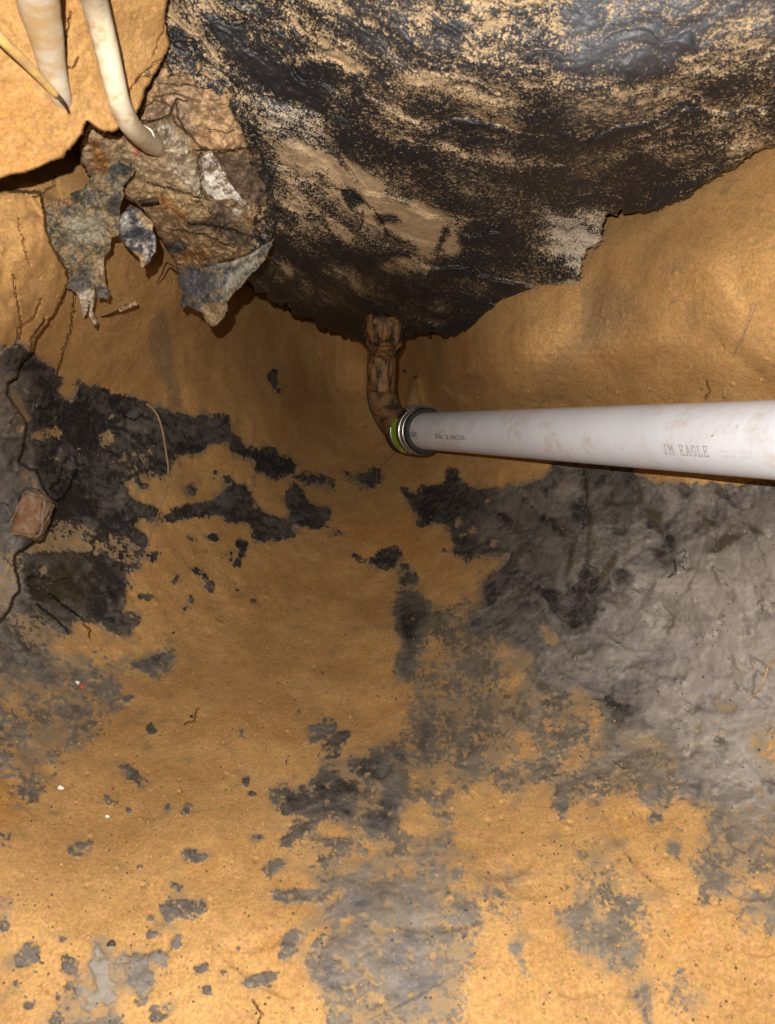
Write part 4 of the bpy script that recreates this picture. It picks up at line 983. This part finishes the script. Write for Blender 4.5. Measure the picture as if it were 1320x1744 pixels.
# lettering printed along the barrel: stroke letters wrapped on the cylinder
GL = {
 'J': [((.25, 1), (.85, 1)), ((.6, 1), (.6, .25)), ((.6, .25), (.45, 0)), ((.45, 0), (.2, 0)), ((.2, 0), (.05, .22)), ((.05, .22), (.05, .35))],
 'M': [((0, 0), (.28, 0)), ((.72, 0), (1, 0)), ((.12, 0), (.12, 1)), ((0, 1), (.2, 1)), ((.15, 1), (.5, .42)), ((.5, .42), (.85, 1)), ((.8, 1), (1, 1)), ((.88, 1), (.88, 0))],
 'E': [((0, 0), (.85, 0)), ((.15, 0), (.15, 1)), ((0, 1), (.82, 1)), ((.82, 1), (.82, .78)), ((.85, 0), (.88, .24)), ((.15, .5), (.55, .5)), ((.55, .38), (.55, .62))],
 'A': [((0, 0), (.3, 0)), ((.7, 0), (1, 0)), ((.14, 0), (.48, 1)), ((.28, 1), (.52, 1)), ((.52, 1), (.86, 0)), ((.26, .36), (.74, .36))],
 'G': [((.85, .98), (.85, .72)), ((.82, .82), (.62, 1)), ((.62, 1), (.35, 1)), ((.35, 1), (.08, .75)), ((.08, .75), (.08, .25)), ((.08, .25), (.35, 0)), ((.35, 0), (.62, 0)), ((.62, 0), (.85, .15)), ((.85, .15), (.85, .42)), ((.58, .42), (.98, .42))],
 'L': [((0, 0), (.85, 0)), ((.22, 0), (.22, 1)), ((.05, 1), (.42, 1)), ((.85, 0), (.86, .3))],
 'a': [((.1, .6), (.4, .68)), ((.4, .68), (.65, .55)), ((.65, .55), (.65, 0)), ((.65, .35), (.25, .36)), ((.25, .36), (.08, .18)), ((.08, .18), (.25, 0)), ((.25, 0), (.65, .12)), ((.65, 0), (.85, 0))],
 'd': [((.5, 1), (.7, 1)), ((.7, 1), (.7, 0)), ((.7, 0), (.85, 0)), ((.7, .55), (.4, .68)), ((.4, .68), (.1, .5)), ((.1, .5), (.1, .15)), ((.1, .15), (.4, 0)), ((.4, 0), (.7, .15))],
 'e': [((.1, .36), (.8, .36)), ((.8, .36), (.7, .6)), ((.7, .6), (.4, .68)), ((.4, .68), (.1, .5)), ((.1, .5), (.1, .18)), ((.1, .18), (.4, 0)), ((.4, 0), (.78, .12))],
 'i': [((.25, .68), (.5, .68)), ((.5, .68), (.5, 0)), ((.15, 0), (.85, 0)), ((.45, .9), (.55, 1))],
 'n': [((.05, .68), (.22, .68)), ((.22, .68), (.22, 0)), ((.22, .5), (.5, .68)), ((.5, .68), (.72, .5)), ((.72, .5), (.72, 0)), ((.08, 0), (.38, 0)), ((.6, 0), (.9, 0))],
 'm': [((.05, .68), (.15, .68)), ((.15, .68), (.15, 0)), ((.15, .5), (.35, .68)), ((.35, .68), (.5, .5)), ((.5, .5), (.5, 0)), ((.5, .5), (.7, .68)), ((.7, .68), (.85, .5)), ((.85, .5), (.85, 0))],
 'r': [((.1, .68), (.3, .68)), ((.3, .68), (.3, 0)), ((.1, 0), (.6, 0)), ((.3, .45), (.55, .68)), ((.55, .68), (.85, .6))],
 'c': [((.8, .5), (.6, .68)), ((.6, .68), (.3, .68)), ((.3, .68), (.1, .45)), ((.1, .45), (.1, .2)), ((.1, .2), (.35, 0)), ((.35, 0), (.8, .12))],
}
GL['I'] = [((.2, 1), (.8, 1)), ((.5, 1), (.5, 0)), ((.2, 0), (.8, 0))]
def wrap_strokes(name, segs, t0, a0, h, mat, lw):
    """segs in metres along the pipe / up round it; a0: angle of the baseline below the viewed crest"""
    V, Fq = [], []
    r = RP + .0004
    for (x0, y0), (x1, y1) in segs:
        dx, dy = x1 - x0, y1 - y0; l = math.hypot(dx, dy) or 1e-6
        ux, uy = dx / l, dy / l
        x0 -= ux * lw * .5; y0 -= uy * lw * .5; x1 += ux * lw * .5; y1 += uy * lw * .5
        nx, ny = -uy * lw * .5, ux * lw * .5
        nd = max(1, int(abs(y1 - y0) / .0022)); b = len(V)
        for k in range(nd + 1):
            w_ = k / nd; xm, ym = x0 + (x1 - x0) * w_, y0 + (y1 - y0) * w_
            for (x, y) in ((xm + nx, ym + ny), (xm - nx, ym - ny)):
                a = a0 + y / RP
                V.append(tuple(p0 + axis * (t0 + x) + (face * math.cos(a) + upd * math.sin(a)) * r))
        for k in range(nd):
            Fq.append((b + 2 * k, b + 2 * k + 1, b + 2 * k + 3, b + 2 * k + 2))
    me = bpy.data.meshes.new(name); me.from_pydata(V, [], Fq); me.update()
    return link(name, me, mat, pipe)
# facing direction of the pipe side turned to the viewer at the lettering
midp = p0 + axis * ((p1 - p0).length * .8)
face = (Vector(CAM.tolist()) - midp); face = (face - axis * face.dot(axis)).normalized()
upd = face.cross(axis); upd = upd if upd.dot(Vector(UPV.tolist())) > 0 else -upd
def word(txt, ox, w, h, gap):
    segs = []; x = ox
    for ch in txt:
        if ch == ' ': x += w + gap; continue
        segs += [((x + ax_ * w, ay * h), (x + bx * w, by * h)) for (ax_, ay), (bx, by) in GL[ch]]
        x += w + gap
    return segs
def along(px):      # distance along the axis of the point seen at photo column px
    lo, hi = 0.0, 3.0
    for _ in range(60):
        mid = (lo + hi) / 2; q = p0 + axis * mid + face * RP - Vector(CAM.tolist())
        x = CX + F_PX * q.dot(Vector(RGT.tolist())) / q.dot(Vector(FWD.tolist()))
        lo, hi = (mid, hi) if x < px else (lo, mid)
    return lo
t_a, t_b = along(1128), along(1204)
cw = (t_b - t_a) / 8.0
wrap_strokes('brand_lettering', word('JM EAGLE', 0, cw * .80, .0145, cw * .24), t_a, -.50, 0, M_INK, .0016)
t_c, t_d = along(741), along(790)
cw = (t_d - t_c) / 15.0
wrap_strokes('origin_lettering', word('Made in America', 0, cw * .84, .0120, cw * .18), t_c, -.34, 0, M_INKD, .0019)
t_e, t_f = along(697), along(711)
n_b = 8
wrap_strokes('bar_print', [((k * (t_f - t_e) / n_b, 0), (k * (t_f - t_e) / n_b, .011)) for k in range(n_b)], t_e, -.30, 0, M_INKD, .0036)
r_ = random.Random(3)
t_g, t_h = along(714), along(738)
wrap_strokes('faded_print', [((x, r_.uniform(0, .003)), (x, r_.uniform(.006, .009))) for x in np.linspace(0, t_h - t_g, 13) if r_.random() < .85], t_g, -.30, 0, M_INKF, .003)
t_g, t_h = along(1222), along(1278)
fs = [((x, .010 + r_.uniform(0, .001)), (x + .001, .014 - r_.uniform(0, .0015))) for x in np.linspace(0, t_h - t_g, 24) if r_.random() < .8]
fs += [((x, .003 + r_.uniform(0, .001)), (x + .001, .007 - r_.uniform(0, .0015))) for x in np.linspace(.004, t_h - t_g, 22) if r_.random() < .7]
wrap_strokes('faded_print', fs, t_g, -.56, 0, M_INKF, .0016)

cpl = empty('pipe_coupling', p0)
RC = .0655
ring_solid('rubber_sleeve', [(-.135, RC - .014), (-.135, RC - .002), (-.131, RC), (-.098, RC), (-.095, RC - .003), (-.084, RC - .003), (-.081, RC + .001), (.004, RC + .001), (.007, RC - .004), (.018, RC - .004), (.020, RC - .001), (.046, RC - .001), (.050, RC - .004), (.050, RP - .001), (.02, RP - .001)], M_RUBBER, cpl)
for (a, b, w) in [(-.082, -.066, .0014), (-.010, .006, .0018), (.024, .036, .0006)]:
    bd = ring_solid('clamp_band', [(a, RC), (a, RC + w), (a + .0012, RC + w + .0016)] + [(a + .0012 + (b - a - .0024) * q / 6, RC + w + .0016 + .0012 * math.sin(math.pi * q / 6)) for q in range(1, 6)] + [(b - .0012, RC + w + .0016), (b, RC + w), (b, RC)], M_STEEL, cpl)
# green label wrapped on the side of the sleeve
V, Fq = [], []
for i in range(25):
    a = -.85 + 1.35 * i / 24
    for t in (-.0600, -.0160):
        V.append(tuple(p0 + axis * t + (face * math.cos(a) + upd * math.sin(a)) * (RC + .0034)))
Fq = [(2 * i, 2 * i + 1, 2 * i + 3, 2 * i + 2) for i in range(24)]
me = bpy.data.meshes.new('green_label'); me.from_pydata(V, [], Fq)
for p in me.polygons: p.use_smooth = True
me.update(); link('green_label', me, M_GREEN, cpl)
V, Fq = [], []  # bright lime patch: the label's reflected torchlight, put into colour
for i in range(7):
    a = -1.12 + .30 * i / 6
    for t in (-.0630 + .003 * i, -.0130):
        V.append(tuple(p0 + axis * t + (face * math.cos(a) + upd * math.sin(a)) * (RC + .0046)))
me = bpy.data.meshes.new('label_glint'); me.from_pydata(V, [], [(2 * i, 2 * i + 1, 2 * i + 3, 2 * i + 2) for i in range(6)])
me.update(); link('label_glint', me, M_GLINT, cpl)
# worm-drive slots standing up on the band, screw housing at the far side
V, Fq = [], []
def add_box(c, ex, ey, ez, hx, hy, hz):
    b = len(V)
    for sx in (-1, 1):
        for sy in (-1, 1):
            for sz in (-1, 1): V.append(tuple(c + ex * (sx * hx) + ey * (sy * hy) + ez * (sz * hz)))
    for f in [(0, 1, 3, 2), (4, 6, 7, 5), (0, 4, 5, 1), (2, 3, 7, 6), (0, 2, 6, 4), (1, 5, 7, 3)]: Fq.append(tuple(b + q for q in f))
for i in range(13):
    a = .95 + 1.25 * i / 12
    rd = face * math.cos(a) + upd * math.sin(a); tg = -face * math.sin(a) + upd * math.cos(a)
    add_box(p0 + axis * (-.002) + rd * (RC + .0068), axis, tg, rd, .0085, .0023, .0046)
me = bpy.data.meshes.new('worm_slots'); me.from_pydata(V, [], Fq); me.update(); link('worm_slots', me, M_STEEL, cpl)
V, Fq = [], []
a = 2.35; rd = face * math.cos(a) + upd * math.sin(a); tg = -face * math.sin(a) + upd * math.cos(a)
add_box(p0 + axis * -.002 + rd * (RC + .008), axis, tg, rd, .009, .011, .006)
me = bpy.data.meshes.new('screw_housing'); me.from_pydata(V, [], Fq); me.update(); link('screw_housing', me, M_STEEL, cpl)
tag(cpl, 'black rubber coupling with steel bands and a green label on the pipe end', 'coupling')

drop = empty('rusty_pipe', vec(650, 560, 2.14))
DR = .0415
path = [(652, 535, 2.13), (651, 580, 2.15), (650, 625, 2.17), (649, 664, 2.19)]
tube('barrel', [vec(*p) for p in path], [DR, DR, DR, DR * .98], M_RUST, drop, 28, .06, 11)
q0 = vec(649, 660, 2.19); q3 = p0 - axis * .12
q1 = q0 + (q0 - vec(650, 625, 2.17)).normalized() * .07; q2 = q3 - axis * .05
bez = [((1 - t) ** 3) * q0 + 3 * t * (1 - t) ** 2 * q1 + 3 * t * t * (1 - t) * q2 + t ** 3 * q3 for t in [k / 8 for k in range(9)]] + [p0 - axis * .08]
tube('elbow', bez, [DR * k for k in (1.0, 1.03, 1.06, 1.08, 1.1, 1.14, 1.18, 1.24, 1.3, 1.32)], M_RUSTO, drop, 32, .035, 12, sub=4)
tube('hub', [vec(*p) for p in [(657, 530, 2.04), (657, 552, 2.06), (656, 568, 2.09), (654, 582, 2.12), (652, 594, 2.15)]], [.050, .053, .052, .049, .040], M_RUST, drop, 28, .22, 13)
# scale seam split down its front
seam = [(662, 583, 2.112), (664, 610, 2.125), (661, 640, 2.14), (665, 668, 2.155)]
tube('rust_seam', [vec(*p) for p in seam], [.002, .0038, .003, .002], M_DARK, drop, 8, .5, 14)
stub = tube('clay_stub', [vec(*p) for p in [(708, 640, 2.80), (707, 654, 2.68), (706, 674, 2.56), (704, 700, 2.46), (703, 722, 2.40)]], [.010, .017, .021, .023, .021], M_STUB, None, 16, .12, 15)
tag(stub, 'pale stub of clay standing up between the rusty pipe and the coupling', 'clay stub')
tag(drop, 'rusty iron drop pipe under the black overhang bending into the coupling', 'pipe')

# ------------------------------------------------------------------ brick in the left ledge
bm = bmesh.new()
bd_ = ground_depth(20, 990) - .012
for (x, y, dd) in [(40, 838, .0), (76, 846, -.004), (66, 915, -.004), (10, 906, .0), (70, 832, .03), (93, 857, .03), (83, 893, .034), (70, 922, .03), (12, 915, .03), (36, 828, .06), (93, 857, .09), (70, 922, .09), (10, 910, .09), (40, 832, .09)]:
    bm.verts.new(vec(x, y, bd_ + dd))
bmesh.ops.convex_hull(bm, input=bm.verts[:])
bmesh.ops.delete(bm, geom=[v for v in bm.verts if not v.link_faces], context='VERTS')
bmesh.ops.dissolve_limit(bm, angle_limit=math.radians(6), verts=bm.verts[:], edges=bm.edges[:])
bmesh.ops.bevel(bm, geom=bm.edges[:], offset=.0035, segments=2, affect='EDGES', clamp_overlap=True)
bmesh.ops.triangulate(bm, faces=bm.faces[:])
bmesh.ops.subdivide_edges(bm, edges=bm.edges[:], cuts=4, use_grid_fill=True)
rr = random.Random(9)
for v in bm.verts: v.co += Vector((rr.gauss(0, .0005), rr.gauss(0, .0005), rr.gauss(0, .0005)))
bm.normal_update()
me = bpy.data.meshes.new('broken_brick'); bm.to_mesh(me); bm.free()
brick = link('broken_brick', me, M_BRICK)
me.materials.append(M_BRICKR)
fw = Vector(FWD.tolist())
for p in me.polygons:
    p.use_smooth = True
    if p.normal.dot(fw) < -.85: p.material_index = 1
rot = Matrix((RGT.tolist(), FWD.tolist(), UPV.tolist())).transposed().to_4x4()
tag(brick, 'broken red brown brick stuck in the grey clay at the left edge', 'brick')

# ------------------------------------------------------------------ roots, twigs and scraps
def root(path, r, label, mat=M_ROOT, lift=.004, cat='root', name='root', group='thin roots in the clay', seed=1):
    P_ = [vec(x, y, ground_depth(x, y) - lift) for x, y in pts(path)]
    n = len(P_)
    o = tube(name, P_, [r * (1 - .55 * i / (n - 1)) for i in range(n)], mat, None, 8, .25, seed)
    return tag(o, label, cat, group)
root("250,688 262,698 270,712 277,735 281,760 286,790 286,815 282,840 272,868 262,895 254,920 248,945 245,962", .0028, 'long thin brown root curving down over the dark clay at left', lift=.008)
root("1286,516 1280,532 1274,548 1268,566 1260,582 1252,598 1249,608", .0021, 'short pale root on the orange clay at far right above the pipe', seed=2)
root("1280,540 1272,552 1268,570 1264,584", .0012, 'hair root forking beside the short pale root above the pipe', seed=3)
root("1322,1120 1310,1132 1304,1150 1296,1172 1282,1186 1271,1198", .0016, 'thin curved root on the pale grey clay at the right edge', seed=4)
root("1218,1254 1228,1248 1240,1248", .0014, 'tiny reddish root on the grey clay low at the right', seed=5)
root("436,716 434,732 432,752 430,762", .0008, 'hair thin dark root upright on the clay left of centre', M_DARK, seed=6)
root("466,646 480,655 496,657", .0009, 'hair thin dark root beside a scratch in the back wall', M_DARK, seed=7)
root("682,762 662,782 644,798", .0011, 'dark hair root slanting below the black coupling', M_DARK, seed=8)
root("642,798 641,820 642,836 636,870", .0008, 'pale hair root hanging over a small dark clay patch', seed=9)
tw = empty('twig', vec(205, 526, ground_depth(205, 526) - .02))
tube('bark_end', [vec(*p) for p in [(172, 540, ground_depth(172, 540) - .006), (186, 536, 1.445), (206, 527, 1.43)]], [.0012, .0019, .0026], M_DARK, tw, 8, .3, 21)
tube('pale_end', [vec(*p) for p in [(204, 528, 1.43), (216, 522, 1.42), (232, 516, 1.41)]], [.0042, .0048, .0040], M_WOOD, tw, 10, .3, 22)
tag(tw, 'broken twig with one pale end below the hanging torn scraps', 'twig')
tube('twig', [vec(*p) for p in [(237, 344, 1.14), (252, 342, 1.13), (268, 340, 1.13)]], [.002, .003, .0035], M_DARK, None, 8, .3, 23)
tag(bpy.data.objects['twig.001'], 'short dark twig poking out between the torn scraps and brown rock', 'twig')
tube('twig', [vec(*p) for p in [(268, 480, 1.50), (276, 466, 1.44), (284, 448, 1.38), (296, 456, 1.38)]], [.0008, .0012, .0016, .0022], M_DARK, None, 8, .3, 24)
tag(bpy.data.objects['twig.002'], 'hooked dark twig dangling left of the grey curled flap', 'twig')

def chip(name, px, py, size, mat, label, cat, seed, flat=.35, lift=.001):
    bm = bmesh.new(); bmesh.ops.create_icosphere(bm, subdivisions=2, radius=1.0)
    r = random.Random(seed)
    ph = [r.uniform(0, 6.28) for _ in range(4)]
    for v in bm.verts:
        k = 1 + .28 * math.sin(3 * v.co.x + ph[0]) * math.sin(4 * v.co.z + ph[1]) + .14 * r.random()
        v.co = Vector((v.co.x * k * size, v.co.y * size * flat, v.co.z * k * size * r.uniform(.75, .95)))
    me = bpy.data.meshes.new(name); bm.to_mesh(me); bm.free()
    o = link(name, me, mat)
    o.matrix_world = Matrix.Translation(vec(px, py, ground_depth(px, py) - lift)) @ rot @ Matrix.Rotation(math.radians(-25), 4, 'X')
    return tag(o, label, cat)
chip('white_chip', 103, 1343, .0044, M_WHITE, 'larger white chip on the tan clay at lower left', 'chip', 31)
chip('white_chip', 183, 1391, .0028, M_WHITE, 'smaller round white chip on the tan clay at lower left', 'chip', 32)
chip('red_scrap', 138, 1169, .0058, M_RED, 'small red plastic scrap among dark flecks at lower left', 'scrap', 33)
chip('pale_pebble', 131, 1163, .0045, M_WHITE, 'pale pebble touching the red scrap at lower left', 'pebble', 34)
chip('dark_clod', 691, 632, .010, M_DARK, 'black clod in the hollow just right of the rusty pipe', 'clod', 37, .5)
chip('brown_clod', 709, 642, .009, M_RUSTO, 'reddish brown clod right of the rusty pipe above the coupling', 'clod', 38, .5)
chip('dark_clod', 430, 1353, .006, M_DARK, 'small black clod on tan clay beside the dark chunk', 'clod', 35, .6)
chip('dark_clod', 190, 1607, .0046, M_DARK, 'small black clod above the pale grey smear at bottom left', 'clod', 36, .6)

# loose crumbs of soil lying on the clay: one scatter
def grit(name, n, mat, seed, smin, smax, label):
    r = np.random.default_rng(seed)
    t = (1 + 5 ** .5) / 2
    tet = np.array([[-1, t, 0], [1, t, 0], [-1, -t, 0], [1, -t, 0], [0, -1, t], [0, 1, t], [0, -1, -t], [0, 1, -t], [t, 0, -1], [t, 0, 1], [-t, 0, -1], [-t, 0, 1]]) / 1.9
    fc = np.array([[0, 11, 5], [0, 5, 1], [0, 1, 7], [0, 7, 10], [0, 10, 11], [1, 5, 9], [5, 11, 4], [11, 10, 2], [10, 7, 6], [7, 1, 8], [3, 9, 4], [3, 4, 2], [3, 2, 6], [3, 6, 8], [3, 8, 9], [4, 9, 5], [2, 4, 11], [6, 2, 10], [8, 6, 7], [9, 8, 1]])
    V, Fq = [], []
    for i in range(n):
        px, py = r.uniform(0, 1320), r.uniform(620, 1744)
        i_ = np.searchsorted(gx, px); j_ = np.searchsorted(gy, py)
        j_ = min(j_, gd.shape[0] - 1); i_ = min(i_, gd.shape[1] - 1)
        if mat is M_CRUMB and film[j_, i_] > .45 and r.random() < .88: continue
        d = gd[j_, i_]
        s = r.uniform(smin, smax)
        c = place(px, py, d - s * .3)
        q, _ = np.linalg.qr(r.normal(size=(3, 3)))
        V.append(c + (tet * r.uniform(.7, 1.25, (12, 1)) * r.uniform(.6, 1.2, (1, 3))) @ q.T * s); Fq.append(fc + 12 * len(Fq))
    me = np_mesh(name, np.concatenate(V), np.concatenate(Fq), None)
    o = link(name, me, mat)
    return tag(o, label, kind='stuff')
M_CRUMB = simple('tan_crumb', TAN_A, TAN_B, 200, rough=.95)
M_CRUMBD = simple('dark_crumb', (.055, .042, .034), (.10, .08, .06), 200, rough=.9)
grit('clay_crumbs', 2600, M_CRUMB, 61, .0007, .0020, 'loose tan crumbs of clay')
grit('clay_lumps', 150, M_CRUMB, 63, .0014, .0032, 'larger loose lumps of tan clay')
grit('dark_crumbs', 1100, M_CRUMBD, 62, .0006, .0018, 'loose dark crumbs of grey clay')
